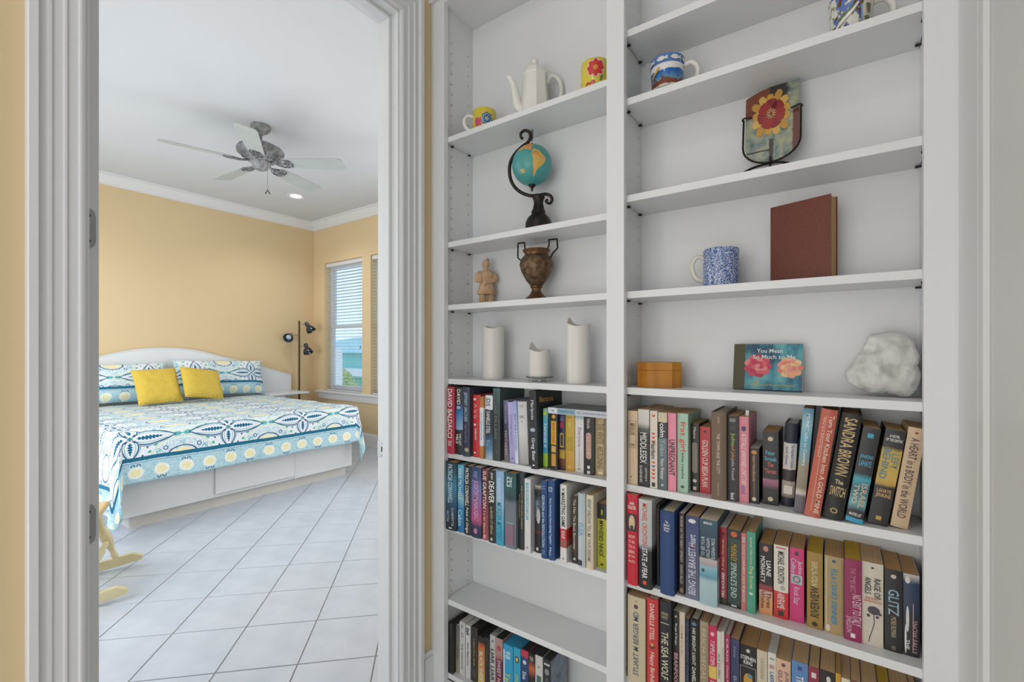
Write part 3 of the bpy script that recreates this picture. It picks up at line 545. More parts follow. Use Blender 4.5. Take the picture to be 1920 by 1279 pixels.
B('D18', 'black paperback with a glowing turquoise cloud', [(0, '#2f9cc0'), (.04, '#2f9cc0'), (.05, '#121416'), (.12, '#14191c'), (.2, '#6aa2a8'), (.28, '#4f8890'), (.36, '#2a6470'), (.46, '#3fa0ae'), (.52, '#191a1c'), (1, '#1d1c1c')], 'p', 't', [('LAHAYE', .6, .66, .7, '#4fa8c8', 'h'), ('JENKINS', .67, .72, .75, '#4fa8c8', 'h'), ('ISRAEL', .16, .42, .35, '#d2b49a'), ('TWO', .2, .4, .3, '#e0c8b0'), ('MASTER LIST', .07, .1, .7, WH, 'h')], [('r', 0, .92, .01, .045, '#3a9cc0')])
B('D19', 'black paperback with a yellow sunset panel', [(0, '#1a1818'), (.4, '#1c1a1a'), (.43, '#c29a44'), (.5, '#d2ae52'), (.78, '#c9a84e'), (.82, '#262220'), (1, '#1b1a1b')], 'p', 't', [('LEFT', .6, .76, .35, '#6a8a90'), ('BEHIND', .48, .8, .36, '#5a8896'), ('LAHAYE', .34, .38, .7, '#d8b070', 'h'), ('JENKINS', .28, .33, .75, '#d8b070', 'h'), ('A NOVEL', .92, .95, .5, WH, 'h'), ('OF THE EARTHS', .88, .91, .8, WH, 'h')], [('r', 0, .07, .009, .04, '#c9a04a')])
B('D20', 'sand coloured paperback with brown handwritten title leaning at the row end', [(0, '#d0b290'), (1, '#d8bc9a')], 'p', 't', [('A HEART in a BODY in the WORLD', .1, .9, .5, '#5a3a34')], [('r', 0, .95, .005, .02, '#a8423a')])
B('E1', 'bright red hardcover with a small portrait photo on its spine', '#c4162e', 'h', 't', [('ANN', .89, .92, .4, WH, 'h'), ('COULTER', .84, .88, .75, WH, 'h')] + [(s, .52-.055*k, .555-.055*k, .6, '#f0c8c8', 'h') for k, s in enumerate(('HOW', 'TO TALK', 'TO A', 'LIBERAL', '(IF YOU', 'MUST)'))], [('r', 0, .69, .025, .19, '#2a2430'), ('e', 0, .69, .017, .17, '#cdb288'), ('r', 0, .63, .008, .06, '#3a2a28'), ('e', 0, .715, .0095, .075, '#dcb49a')])
B('E2', 'silver and black hardcover with orange and white lettering', [(0, '#161618'), (.42, '#19191b'), (.46, '#7c7c7e'), (.5, '#bdbdbf'), (1, '#c4c2c0')], 'h', 'c', [('MICHAEL CRICHTON', .49, .96, .38, '#d8623c'), ('STATE of FEAR', .12, .46, .4, WH)], [('r', 0, .07, .009, .04, '#d8502c')])
B('E3', 'thin slate hardcover set back beside the blue prayer book', [(0, '#3f424e'), (1, '#2f2c30')], 'h', 'c', [('HANDBOOK', .4, .95, .3, '#a8823c')])
B('E4', 'plain royal blue hardcover with small white title near its head', '#1f3f74', 'h', 'c', [('The', .86, .89, .2, WH, 'h'), ('Book of', .825, .855, .4, WH, 'h'), ('Common', .79, .82, .42, WH, 'h'), ('Prayer', .755, .785, .36, WH, 'h')])
B('E5', 'thin dark brown paperback on the middle shelf', '#2f2320', 'p', 'w', [('MURDER ON THE ORIENT ESPRESSO', .4, .97, .45, '#cfc4b8'), ('SANDRA BALZO', .13, .37, .42, '#cfc4b8')], [('r', 0, .05, .008, .06, '#8f7a64')])
B('E6', 'dusky violet paperback with a red heart and silver letters', [(0, '#6d7186'), (.3, '#5c5a72'), (.6, '#4a4f74'), (.8, '#3f4a78'), (1, '#35406c')], 'p', 't', [('BEING THE BRAVEST Heart', .06, .78, .55, '#cfd4e0', 'u')], [('e', .002, .64, .007, .04, '#c03a3c'), ('e', 0, .94, .018, .05, '#e0e0e4')])
B('E7', 'wide blue grey paperback with a pale vehicle picture at the foot', [(0, '#9cb8bf'), (.28, '#a9c2c6'), (.33, '#5f93a8'), (.42, '#7fb0be'), (.45, '#8fb8c4'), (.47, '#a79aa0'), (.54, '#c0b4b0'), (.555, '#202c38'), (.75, '#27394a'), (1, '#2f5668')], 'p', 'c', [('TO SEE YOUR', .57, .8, .2, '#b9c8d0', 'u'), ('FACE AGAIN', .57, .79, .2, '#b9c8d0', 'u'), ('EUGENIA PRICE', .56, .8, .2, '#b9c8d0', 'u'), ('BERKLEY', .95, .975, .5, WH, 'h')], [('e', -.012, .4, .007, .04, '#3a4a56')])
B('E8', 'dark red paperback with a gold script title', [(0, '#3a2f22'), (.08, '#3f3024'), (.1, '#8c2230'), (1, '#a02634')], 'p', 'w', [('MIKE HUCKABEE', .1, .42, .4, WH, 'u'), ('A Simple Christmas', .45, .85, .4, '#e0b8a0', 'u')], [('e', 0, .92, .008, .04, '#3a2a22')])
B('E9', 'forest green paperback with an orange stamp at its head', [(0, '#161a18'), (.04, '#171c1a'), (.05, '#29443a'), (.88, '#284238'), (.89, '#23202c'), (1, '#221f2a')], 'p', 't', [('McKINLEY', .6, .82, .42, '#c9a040'), ("SPINDLE'S END", .13, .58, .45, '#bfd2c4')], [('e', 0, .945, .015, .07, '#d0662a'), ('r', 0, .025, .012, .02, '#cfd4d0')])
B('E10', 'thin salmon pink paperback on the middle shelf', '#c87478', 'p', 't', [('DOG OWNERS HOME BOOK', .1, .85, .4, '#f0d0c8'), ('DOG', .88, .95, .5, WH)])
B('E11', 'sea green paperback with pale gold script', '#4f9a80', 'p', 't', [('James Herriots', .6, .94, .4, '#bfd8a8'), ('Dog Stories', .3, .58, .5, '#d8d890')], [('e', 0, .24, .008, .03, '#cfe0c8')])
B('E12', 'paperback shading from black to orange with white author name', [(0, '#d9935c'), (.2, '#dba070'), (.33, '#cfa89a'), (.34, '#9a3f42'), (.41, '#9a3c40'), (.42, '#2a2022'), (1, '#231c1f')], 'p', 'b', [('LIANE', .55, .77, .34, WH), ('MORIARTY', .45, .82, .32, WH), ('Three', .1, .32, .34, '#7a3f34'), ('Wishes', .08, .33, .32, '#7a4a3c')], [('e', 0, .93, .011, .08, '#c88a76')])
B('E13', 'cream paperback with a red foot and black author name', [(0, '#c92a2c'), (.36, '#cc2c2c'), (.37, '#dfd6c8'), (1, '#e0d8cc')], 'p', 'b', [('MICHAEL CRICHTON', .48, .92, .45, '#1f1c1c'), ('AIRFRAME', .14, .35, .5, '#f2d8d0')], [('e', .003, .42, .01, .06, '#b2aca4'), ('r', 0, .07, .011, .07, '#3a2826'), ('r', 0, .965, .02, .012, '#c8323a')])
B('E14', 'hot pink paperback with a jewelled heart square', '#cf3a78', 'p', 'b', [('Jackie', .66, .84, .36, '#d8c8dc'), ('Collins', .66, .86, .34, '#d8c8dc'), ('Rock Star', .24, .48, .4, '#e0b8d0')], [('r', 0, .58, .022, .13, '#b8b8ba'), ('e', 0, .58, .016, .1, '#6a7a86'), ('e', 0, .58, .009, .06, '#c9a8b8'), ('r', 0, .93, .007, .05, '#4a2a3c')])
B('E15', 'ochre gold paperback with yellow stained page tops', '#a07f3c', 'p', 'y', [('RIVERVIEW', .15, .55, .55, '#2c2412', 'u'), ('PATRICIA MATTHEWS', .56, .88, .4, '#e0d0a0', 'u')], [('e', 0, .06, .011, .06, '#33280f')])
B('E16', 'creased tan paperback with turquoise lettering', [(0, '#b3986a'), (.3, '#a88f62'), (1, '#ab9468')], 'p', 'b', [('ELLA', .7, .84, .3, '#2f8fb8'), ('COOKS', .45, .68, .3, '#2f8fb8'), ('DINNER', .12, .42, .3, '#2f8fb8')], [('r', -.0135, .5, .0015, .94, '#d8cbb0'), ('r', .0155, .5, .001, .94, '#8a744c'), ('e', -.011, .07, .008, .09, '#dcd0ba'), ('e', .0, .94, .007, .04, '#3a5a78')])
B('E17', 'magenta paperback with yellow stained page tops', [(0, '#962a56'), (1, '#8f2450')], 'p', 'y', [('NO EXIT TO ITALY', .2, .58, .5, '#e8c0cc'), ('SHELDON', .1, .3, .3, '#e0a8bc'), ('THE TIMES BEST', .6, .9, .3, '#c87896')], [('r', 0, .07, .008, .05, '#f0e0e4')])
B('E18', 'ivory paperback with a drawn black rose on its spine', '#d2c9ba', 'p', 't', [('RAGE OF', .58, .82, .3, '#2a2426'), ('ANGELS', .62, .82, .3, '#2a2426'), ('SIDNEY', .56, .585, .65, '#c8604a', 'h'), ('SHELDON', .525, .55, .8, '#c8604a', 'h')], [('e', .002, .43, .021, .1, '#4a3f4c'), ('e', .012, .4, .007, .03, '#4a3f4c'), ('e', -.007, .36, .006, .035, '#4a3f4c'), ('e', .008, .36, .006, .03, '#4a3f4c'), ('s', 0, 0, 0, 0, '#463c46'), ('e', 0, .94, .005, .025, '#5a5450')])
B('E19', 'black paperback with a silver blue block title', '#221f20', 'p', 'b', [('GLITZ', .45, .76, .6, '#9ab4c4'), ('MORE ROMAN', .18, .43, .3, '#b9a98a')], [('e', 0, .92, .009, .05, '#c8c0b0'), ('r', 0, .05, .007, .05, '#6a5f50')])
B('E20', 'battered dark blue paperback with white worn patches', [(0, '#262028'), (.4, '#2a2228'), (.6, '#2c3a52'), (.9, '#2a3a5c'), (1, '#d0ccc8')], 'p', 'b', [('SNOW FALLS', .05, .45, .3, '#b89a9c'), ('THE', .08, .2, .2, WH)], [('e', -.006, .45, .005, .32, '#e0dedb'), ('e', -.009, .2, .003, .36, '#e6e2de'), ('r', .003, .35, .0012, .6, '#c8b0b0'), ('e', -.006, .93, .008, .09, '#dcd8d4')])
B('F1', 'thick ivory hardcover with large slate capitals at the divider end', '#cbbb9c', 'h', 't', [('STUART M BERGER MD', .1, .83, .3, '#5f6e70', 'u')], [('e', 0, .89, .012, .05, '#5a4436'), ('r', 0, .95, .01, .012, '#a8926c')])
B('F2', 'scarlet hardcover with cream name on the lowest shelf', '#c83a3c', 'h', 'c', [('DANIELLE STEEL', .55, .95, .4, '#f0d8c8'), ('Happy Birthday', .05, .42, .45, '#f0d8c8')], [('e', 0, .48, .014, .05, '#5a2a24'), ('e', 0, .5, .008, .04, '#d8a05c')])
B('F3', 'black cloth hardcover with pale serif capitals', '#22242a', 'h', 't', [('THE SEA WOLF', .17, .68, .6, '#d8cdb0'), ('READERS', .86, .89, .6, '#b9a98c', 'h'), ('DIGEST', .82, .85, .6, '#b9a98c', 'h')], [('r', 0, .77, .022, .008, '#cfc0a0')])
B('F4', 'narrow black paperback with pink heavy capitals', '#2a2422', 'p', 'c', [('Morgan & Morgan', .6, .86, .35, WH), ('BRAINFOOD', .1, .5, .6, '#e8b0b8')], [('e', 0, .94, .006, .025, '#c8b89c')])
B('F5', 'plain cream paperback on the lowest shelf', '#d6c9b4', 'p', 'c', [('SIMPLE', .5, .85, .25, '#b9a890')])
B('F6', 'slim midnight blue paperback on the lowest shelf', '#2a2c44', 'p', 't', [('SOMEBODY HERE', .2, .95, .4, '#5a6088')])
B('F7', 'black hardcover with white title and blue badge', '#23211f', 'h', 'c', [('HIS BRIGHT LIGHT', .45, .9, .36, '#e0ddd8'), ('DANIELLE STEEL', .05, .42, .4, '#e0ddd8')], [('e', 0, .95, .012, .04, '#5a7aa8')])
B('F8', 'tan hardcover with embossed beige capitals', [(0, '#a08a70'), (1, '#a8967c')], 'h', 't', [('ERICH SEGAL', .3, .92, .55, '#c4b294'), ('ACTS', .05, .25, .5, '#8c9096')])
B('F9', 'hot pink paperback with a yellow block', [(0, '#c42a50'), (.35, '#c62c52'), (.36, '#e0c060'), (.5, '#e0c060'), (.51, '#c82a54'), (1, '#c82a54')], 'p', 'c', [('7 SIMPLE STEPS', .52, .82, .55, '#f0d8dc'), ('SIMPLIEST', .05, .33, .5, WH)], [('e', 0, .9, .009, .05, '#f0b8c4')])
B('F10', 'slim white paperback on the lowest shelf', '#d8d0c2', 'p', 'w', [('OUT OF ZERO', .4, .72, .4, '#5a544c')])
B('F11', 'very thin white booklet on the lowest shelf', '#dcd6cc', 'p', 'w', [('NOTES', .6, .8, .4, '#a09a90')])
B('F12', 'thin raspberry paperback on the lowest shelf', '#b03a62', 'p', 'w', [('Charley Parkers Brain', .1, .6, .5, '#f0d0d8'), ('CRAIG', .65, .95, .4, '#f0d0d8')])
B('F13', 'indigo paperback with faint silver script', '#3f4468', 'p', 't', [('Being', .2, .5, .5, '#9aa0c0'), ('DANA', .75, .9, .25, '#8a90b4')])
B('F14', 'black paperback with bold white name across and a gold picture', '#1f1c1a', 'p', 'b', [('STEPHEN', .8, .855, .88, WH, 'h'), ('KING', .735, .79, .5, WH, 'h')], [('f', 0, .5, .034, .4, '#cfc8b8'), ('e', 0, .5, .02, .22, '#c8963c'), ('e', .004, .58, .012, .06, '#5f8a96'), ('e', 0, .93, .008, .05, '#d8d0c0')])
B('F15', 'faded cream paperback beside the black and gold one', '#d0c2a8', 'p', 'b', [('CATHERINE', .6, .9, .3, '#b0a488')])
B('F16', 'white paperback with small orange and blue print', '#dcd6cc', 'p', 'w', [('LARRY N', .5, .74, .5, '#4a5a88'), ('NEW', .78, .84, .6, '#c87a58', 'h')], [('r', 0, .92, .009, .02, '#8a9a90')])
B('F17', 'peach paperback with mauve lettering', '#d9b394', 'p', 't', [('JUDITH', .5, .85, .3, '#8c6a7c'), ('GUEST', .5, .85, .3, '#8c6a7c')], [('e', 0, .93, .008, .05, '#6a4a4c')])
B('F18', 'cornflower blue paperback with white title', '#5f86b8', 'p', 't', [('THOMAS', .45, .82, .45, WH)], [('r', 0, .92, .008, .05, '#2a4a88')])
B('F19', 'maroon paperback with a white square emblem', '#8c3040', 'p', 't', [('LOVERS', .4, .8, .4, '#d8a0a8')], [('r', 0, .9, .009, .07, '#e0d0d0')])
B('F20', 'dark brown paperback with a pale curl emblem', '#2a2220', 'p', 't', [('DARK', .4, .75, .5, '#d8d0c4')], [('e', .002, .9, .008, .08, '#d8d4cc')])
B('F21', 'slim orange yellow paperback on the lowest shelf', '#c9962f', 'p', 'b')
B('F22', 'slim cream paperback beside the orange yellow one', '#dccfb4', 'p', 't')
for k, (pg, c) in enumerate((('t', '#7a4a3a'), ('t', '#3a4a6a'), ('y', '#2a2a2c'), ('t', '#8a6a4a'), ('t', '#5a2a34'))):
    B('F%d' % (23+k), ('paperback showing only tan page tops beside the slim cream one', 'paperback showing only tan page tops just before the mustard page tops', 'paperback with mustard yellow page tops on the lowest shelf', 'thickest tan page tops on the lowest shelf, past the mustard ones', 'last paperback on the lowest shelf, against the end panel')[k], c, 'p', pg)
for i, (label, stops, kind, pg, texts, shapes) in I.items():
    x0, x1, y, h, ln = G[i]
    t = x1-x0; a = math.radians(ln)
    r = thing('book', label, 'book', ((x0+x1)/2, y, SHELFZ[i[0]] + abs(math.sin(a))*t/2), 0, GRP[i[0]])
    r.rotation_euler = (0, a, 0)
    d = YB - .0015 - y
    book_parts(r, t, d, h, stops, kind, pg, i)
    for tx in texts:
        s, z0, z1, wf, c = tx[:5]; dr = tx[5] if len(tx) > 5 else 'd'
        same = [q for q in texts if (len(q) > 5 and q[5] == 'h') == (dr == 'h') and dr != 'h' and q[1] < z1-.02 and q[2] > z0+.02]
        xo = 0
        if len(same) > 1:
            k = same.index(tx); n = len(same); xo = ((n-1)/2-k)*t*.86/n*(-1 if dr == 'u' else 1)
        if dr == 'h': lettering(r, s, 0, h*(z0+z1)/2, -.0007-.00012*len(shapes), t*wf, h*(z1-z0), c, 'h')
        else: lettering(r, s, xo, h*(z0+z1)/2, -.0007-.00012*len(shapes), h*(z1-z0), t*wf, c, dr)
    for si, s in enumerate(shapes):
        k, xx, zz, w_, hh, c = s; zz *= h; hh *= h
        w_ = min(w_, t*.92)
        if k == 'e': ell(r, xx, zz, w_, hh, c, -.0005-.00012*si)
        elif k == 'r': rect(r, xx, zz, w_, hh, c, -.0005-.00012*si)
        elif k == 'o': rect(r, xx, zz, w_, hh, c, -.0005-.00012*si, 'spine_oval', r=w_*.42)
        elif k == 'f':
            b = bmesh.new()
            for q in ((-1, 0), (1, 0)): box(b, xx+q[0]*w_/2-.0004, xx+q[0]*w_/2+.0004, -.0006, 0, zz-hh/2, zz+hh/2)
            for q in (-1, 1): box(b, xx-w_/2, xx+w_/2, -.0006, 0, zz+q*hh/2-.0004, zz+q*hh/2+.0004)
            obj('spine_frame', b, flat(c), r)
        elif k == 't':
            b = bmesh.new(); prism_xz(b, [(xx-w_/2, zz+hh*.4), (xx, zz-hh*.4), (xx+w_/2, zz+hh*.4)], -.0006, 0); obj('spine_triangle', b, flat(c), r)
        elif k == 's':
            obj('rose_stem', TB([(.002, -.0005, .38*h), (.003, -.0005, .28*h), (-.001, -.0005, .18*h), (-.005, -.0005, .1*h), (-.006, -.0005, .04*h)], .0007, 6), flat(c), r)
    if i == 'A12':
        lettering(r, 'Mariposa', 0, 0, 0, .085, .026, '#c89a4c', 'd', 'cover_lettering', ((t/2+.0004, .066, h-.032), (PI/2, 0, PI/2)))
    if i == 'D11':
        b = bmesh.new(); prism_xz(b, [(-.004, -.02), (.004, -.02), (.006, .012), (-.001, .014)], 0, .0004)
        o = obj('bookmark', b, flat('#eeeeee'), r, loc=(.002, .025, h))
# the flat book lying on top of the paperbacks
fb = thing('book', 'silver grey book lying flat on top of the short paperbacks', 'book', (-.7345, 1.222, .9002+.1738), 0, GRP['A'])
b = bmesh.new()
box(b, 0, .209, 0, .132, 0, .0012); box(b, 0, .209, 0, .132, .0173, .0185); box(b, 0, .209, 0, .0012, .0012, .0173)
obj('cover', b, cover_mat('cover_flat_book', [(0, '#c4c6ce')], .4), fb)
obj('page_block', BX(.001, .208, .0012, .131, .0012, .0173), PG['w'], fb)
obj('cover_picture', BX(.02, .205, .002, .131, .0185, .0189), speckled('cover_photo_grey', [(.35, '#3c4244'), (.65, '#5d6668')], 9, .3, stretch=(1, 5, 1)), fb)
rect(fb, .017, .0093, .03, .0155, '#dcdde2', -.0005); rect(fb, .064, .0093, .06, .0155, '#7fa6b6', -.0005)
lettering(fb, 'HARUF', .064, .0093, -.0007, .05, .005, '#3f5f78', 'h'); lettering(fb, 'PLAINSONG', .148, .0093, -.0004, .095, .005, '#5f6f98', 'h')
ell(fb, .017, .0093, .01, .004, '#6a84b0', -.0008)
# video cases
CC = [('C1', 'black plastic clamshell video case at the door end of the bottom shelf', [(0, '#232321'), (1, '#2b2a28')], [], [('r', .002, .45, .006, .55, '#0f0f0f')]),
 ('C14', 'grey beige video case beside the black clamshell', [(0, '#a39b84'), (.5, '#8f8a7e'), (1, '#6d6a66')], [('SUMMER', .3, .6, .4, '#6a5a5c')], []),
 ('C2', 'white video box with a round seal', '#d2d0cc', [('THE WEDDING', .12, .6, .3, '#8a8884'), ('V', .88, .96, .4, '#2a2a2a', 'h')], [('e', 0, .76, .012, .1, '#8c8a88'), ('e', 0, .76, .007, .06, '#d2d0cc')]),
 ('C3', 'white video box with purple script', '#d6d4d2', [('Steel Magnolias', .25, .68, .4, '#8a4a7c'), ('BBC', .82, .96, .6, '#33333a', 'h')], []),
 ('C4', 'charcoal video box with a thin gold title', '#33312e', [('A BEAUTIFUL MIND', .3, .8, .25, '#b99a5c')], [('e', 0, .15, .016, .16, '#4a463f')]),
 ('C5', 'orange and yellow video box pulled slightly low', [(0, '#e0c060'), (.3, '#d89a48'), (.8, '#c8743c'), (.9, '#2a2220'), (1, '#1d1a18')], [('BLACK SHEEP', .1, .7, .5, '#f0ead8')], [('r', 0, .82, .014, .06, '#c84a34')]),
 ('C15', 'dark brown video box beside the orange one', '#2a221e', [('NIGHT', .4, .8, .4, '#5a4a40')], []),
 ('C6', 'pale grey video box with heavy black capitals', '#bdbab4', [('LIAR LIAR', .2, .76, .6, '#1f1c1c')], [('r', 0, .9, .008, .03, '#6a6864')]),
 ('C7', 'maroon video box with a pink figure at its head', [(0, '#6a2036'), (.6, '#742640'), (.7, '#b08078'), (1, '#b58c86')], [('SWEET HOME', .05, .62, .5, '#e0c8cc')], [('e', 0, .83, .016, .09, '#b0443c')]),
 ('C8', 'wide sky blue video box with yellow script', '#2f9cc8', [('Yankee', .1, .5, .5, '#d8d060'), ('98', .75, .9, .5, '#d0e8f0')], [('r', -.016, .6, .006, .6, '#d0e0e6')]),
 ('C9', 'turquoise video box with lime letters', '#2fa0c4', [('ONE CRAZY', .1, .55, .45, '#b8d060')], [('e', 0, .8, .016, .12, '#3a3a3c'), ('e', 0, .8, .01, .08, '#c8b860')]),
 ('C10', 'navy video box with a red head label', [(0, '#24406c'), (.88, '#24406c'), (.89, '#b83a4c'), (1, '#b83a4c')], [('Sea World', .2, .65, .5, '#d8e0ea')], [('e', 0, .8, .013, .07, '#c8d4e0')]),
 ('C11', 'black video box with orange flames', [(0, '#2a1a14'), (.3, '#c86a34'), (.45, '#2a1a14'), (.6, '#1c1614'), (.75, '#c8643a'), (.88, '#1c1816'), (1, '#1a1614')], [('THE', .88, .95, .6, '#d8c8b8', 'h')], []),
 ('C12', 'white video box with a small colour photograph', '#ccc9c4', [('GUMP', .3, .36, .6, '#4a4a4a', 'h')], [('r', 0, .6, .017, .16, '#4a6a5a'), ('r', 0, .82, .009, .03, '#a89a7c')]),
 ('C13', 'black video box at the end with a blue grey cover photo', [(0, '#2a2a2c'), (1, '#232325')], [('PEARL HARBOR', .3, .7, .4, '#7a8088')], [('e', 0, .8, .016, .1, '#8a8c8e'), ('r', 0, .92, .02, .03, '#c8c8c4')])]
vcover = speckled('video_cover_photo', [(.3, '#4a5a6c'), (.5, '#7c8c9c'), (.7, '#a49a92')], 22, .3)
for i, label, stops, texts, shapes in CC:
    x0, x1, y, h, _ = G[i]; t = x1-x0
    r = thing('video_case', label, 'video case', ((x0+x1)/2, y, SHELFZ['C']), 0, GRP['C'])
    stops = [(0, stops)] if isinstance(stops, str) else stops
    obj('case', BX(-t/2, t/2, 0, .105, 0, h, bev=.0012), cover_mat('case_'+i, stops, .35), r)
    obj('top_flap', BX(-t/2+.0012, t/2-.0012, .003, .103, h-.0005, h+.0004), PG['w' if i in ('C2', 'C3', 'C14') else 'k'] if i not in ('C8', 'C9', 'C6') else flat({'C8': '#2f9cc8', 'C9': '#2a8cb0', 'C6': '#a8a6a0'}[i]), r)
    if i == 'C13': obj('cover_photo', BX(t/2, t/2+.0004, .002, .104, .002, h-.002), vcover, r)
    if i == 'C6': lettering(r, 'LIAR', 0, 0, 0, .045, .014, '#1f1c1c', 'd', 'top_lettering', ((0, .045, h+.0006), (0, 0, PI/2)))
    for tx in texts:
        s, z0, z1, wf, c = tx[:5]; dr = tx[5] if len(tx) > 5 else 'd'
        if dr == 'h': lettering(r, s, 0, h*(z0+z1)/2, -.001, t*wf, h*(z1-z0), c, 'h')
        else: lettering(r, s, 0, h*(z0+z1)/2, -.001, h*(z1-z0), t*wf, c, dr)
    for si, (k, xx, zz, w_, hh, c) in enumerate(shapes):
        (ell if k == 'e' else rect)(r, xx, zz*h, min(w_, t*.9), hh*h, c, -.0004-.00015*si)

# ------------------------------------------------------------ ornaments on the shelves
def face(x, y): return math.atan2(-x, y)        # turn a thing so that its front looks at the middle of the hall
Z1, Z2, Z3, Z4 = 2.0372, 1.6582, 1.4322, 1.1662    # shelf tops, first bay
Q1, Q2, Q3, Q4 = 1.9632, 1.6962, 1.4312, 1.1672    # second bay
def mug(name, label, loc, rotz, r, h, mat, hang, inner='#f0ede4', taper=1.0, hw=.03, hh=.055, hmat=None):
    t = thing(name, label, 'mug', loc, rotz)
    rb = r*taper
    obj('cup', LT([(rb*.86, 0), (rb*.98, .003), (rb, .008), (r*(.5+.5*taper), h*.5), (r, h-.002), (r-.0012, h), (r-.003, h-.0015), (rb-.004, .008), (0, .006)], seg=48), mat, t, smooth=40)
    p = [(r-.002, 0, h*.80), (r+hw*.55, 0, h*.84), (r+hw, 0, h*.66), (r+hw*.92, 0, h*.42), (r+hw*.5, 0, h*.24), (rb-.002, 0, h*.2)]
    hd = obj('handle', TB(smooth_path(p, 6), .005, 12, flat=1.35), hmat or new_mat('mug_handle', inner, .15), t, smooth=60)
    hd.rotation_euler = (0, 0, hang)
    return t
yel = speckled('glaze_yellow', [(.3, '#d8c43e'), (.7, '#e0cf55')], 12, .15)
white_glaze = new_mat('glaze_white', '#e9e5de', .12)
def wrap(parent, r, poly, ang, z, color, name, rr=.15):
    # flat painted motif wrapped on a cup wall of radius r; poly in (sideways, up) metres
    b = bmesh.new(); vs_ = [b.verts.new((x, 0, zz)) for x, zz in poly]; f = b.faces.new(vs_)
    bmesh.ops.triangulate(b, faces=[f]); 
    for _ in range(2): bmesh.ops.subdivide_edges(b, edges=[e for e in b.edges if e.calc_length() > .006], cuts=1, use_grid_fill=True)
    for v in b.verts:
        a = ang + v.co.x/r; zz = v.co.z; v.co = (r*math.sin(a), -r*math.cos(a), z+zz)
    return obj(name, b, flat(color, rr), parent)
def blob(n, r, k=0, amp=0, sx=1, sz=1):
    return [((r+amp*math.cos(k*2*PI*i/n))*math.cos(2*PI*i/n)*sx, (r+amp*math.cos(k*2*PI*i/n))*math.sin(2*PI*i/n)*sz) for i in range(n)]
# yellow flower mugs and teapot on the top shelf
m1 = mug('coffee_mug', 'small yellow mug with a tulip and a blue flower', (-1.038, 1.285, Z1), face(-1.038, 1.285), .0425, .086, yel, PI, hmat=white_glaze)
wrap(m1, .0432, blob(32, .021, 8, .003), .2, .044, '#23406e', 'blue_flower'); wrap(m1, .0436, blob(32, .0178, 8, .003), .2, .044, '#8fb0d6', 'blue_flower_fill')
for k in range(8): wrap(m1, .044, [(.011*math.cos(k*PI/4)+x*.3, .011*math.sin(k*PI/4)+z*.3) for x, z in blob(10, .012)], .2, .044, '#23406e', 'petal_line')
wrap(m1, .0444, blob(12, .004), .2, .044, '#c8bc4a', 'flower_centre')
wrap(m1, .0434, [(-.012, -.02), (.012, -.02), (.014, .004), (.009, .011), (.005, .004), (0, .012), (-.005, .004), (-.009, .011), (-.014, .004)], -.55, .04, '#d05070', 'tulip')
m2 = mug('coffee_mug', 'yellow mug with a big red flower beside the teapot', (-.6, 1.275, Z1), face(-.6, 1.275), .0425, .093, yel, .5, hmat=white_glaze)
wrap(m2, .0432, blob(40, .0265, 8, .004), .02, .062, '#eec8b8', 'flower_edge'); wrap(m2, .0437, blob(40, .023, 8, .004), .02, .062, '#cf3030', 'red_flower'); wrap(m2, .0442, blob(14, .0075), .02, .062, '#e0923c', 'flower_centre')
wrap(m2, .0434, [(-.03, .006), (-.02, .016), (-.012, .012), (-.005, .02), (.004, .014), (.004, .008), (-.01, .006)], -.1, .008, '#c8503c', 'painted_squiggle')
wrap(m2, .0434, [(0, .0), (.006, .004), (.012, .016), (.007, .02), (.001, .012)], .3, .022, '#5f8a4c', 'painted_leaf')
tp = thing('teapot', 'white glazed panelled teapot with tall spout', 'teapot', (-.826, 1.29, Z1), face(-.826, 1.29)+.1)
prf = [(.046, 0), (.05, .006), (.0505, .012), (.047, .07), (.042, .128), (.041, .14), (.0425, .144), (.0425, .15), (.037, .154)]
obj('pot_body', LT(prf, seg=8), white_glaze, tp)
lid = obj('lid', LT([(.039, .153), (.038, .16), (.03, .172), (.016, .179), (.009, .181)], seg=8), white_glaze, tp)
obj('lid_knob', LT([(.006, .18), (.006, .185), (.010, .19), (.0115, .196), (.009, .203), (0, .206)], seg=20), white_glaze, lid, smooth=60)
obj('spout', TB(smooth_path([(-.04, 0, .03), (-.056, 0, .045), (-.064, 0, .08), (-.071, 0, .115), (-.083, 0, .138), (-.092, 0, .143)], 5), [.017-.0105*i/25 for i in range(26)], 14), white_glaze, tp, smooth=60)
obj('handle', TB(smooth_path([(.038, 0, .12), (.055, 0, .148), (.078, 0, .14), (.089, 0, .11), (.086, 0, .075), (.07, 0, .045), (.048, 0, .03)], 6), .0062, 12, flat=1.3), white_glaze, tp, smooth=60)
# globe on a scrolled iron stand
gx, gy = -.81, 1.287
gt = thing('globe', 'small blue desk globe hanging from a black scrolled stand', 'globe', (gx, gy, Z2), face(gx, gy))
S = 1/563.0
def gp(px, py): return ((px-1017)*S, 0, 1.272-(py-655)*S-Z2)
bmt = speckled('stand_black_copper', [(.35, '#1c1a19'), (.72, '#3a2a20')], 18, .4, Metallic=.5)
obj('stand_base', LT([(.044, 0), (.0435, .03), (.039, .042), (.0345, .05), (.026, .057), (.0235, .062), (.0238, .069), (.0165, .082), (.0135, .096), (.0165, .107), (.0205, .114), (.0205, .119), (.019, .1235), (.012, .126), (0, .126)], seg=36), bmt, gt, smooth=35)
fl2 = bmesh.new()
for k in range(14): tube(fl2, [(r_*math.cos(k*PI/7), r_*math.sin(k*PI/7), z) for r_, z in ((.0175, .08), (.0137, .096), (.0157, .105))], .0013, 6)
obj('stand_fluting', fl2, bmt, gt, smooth=60)
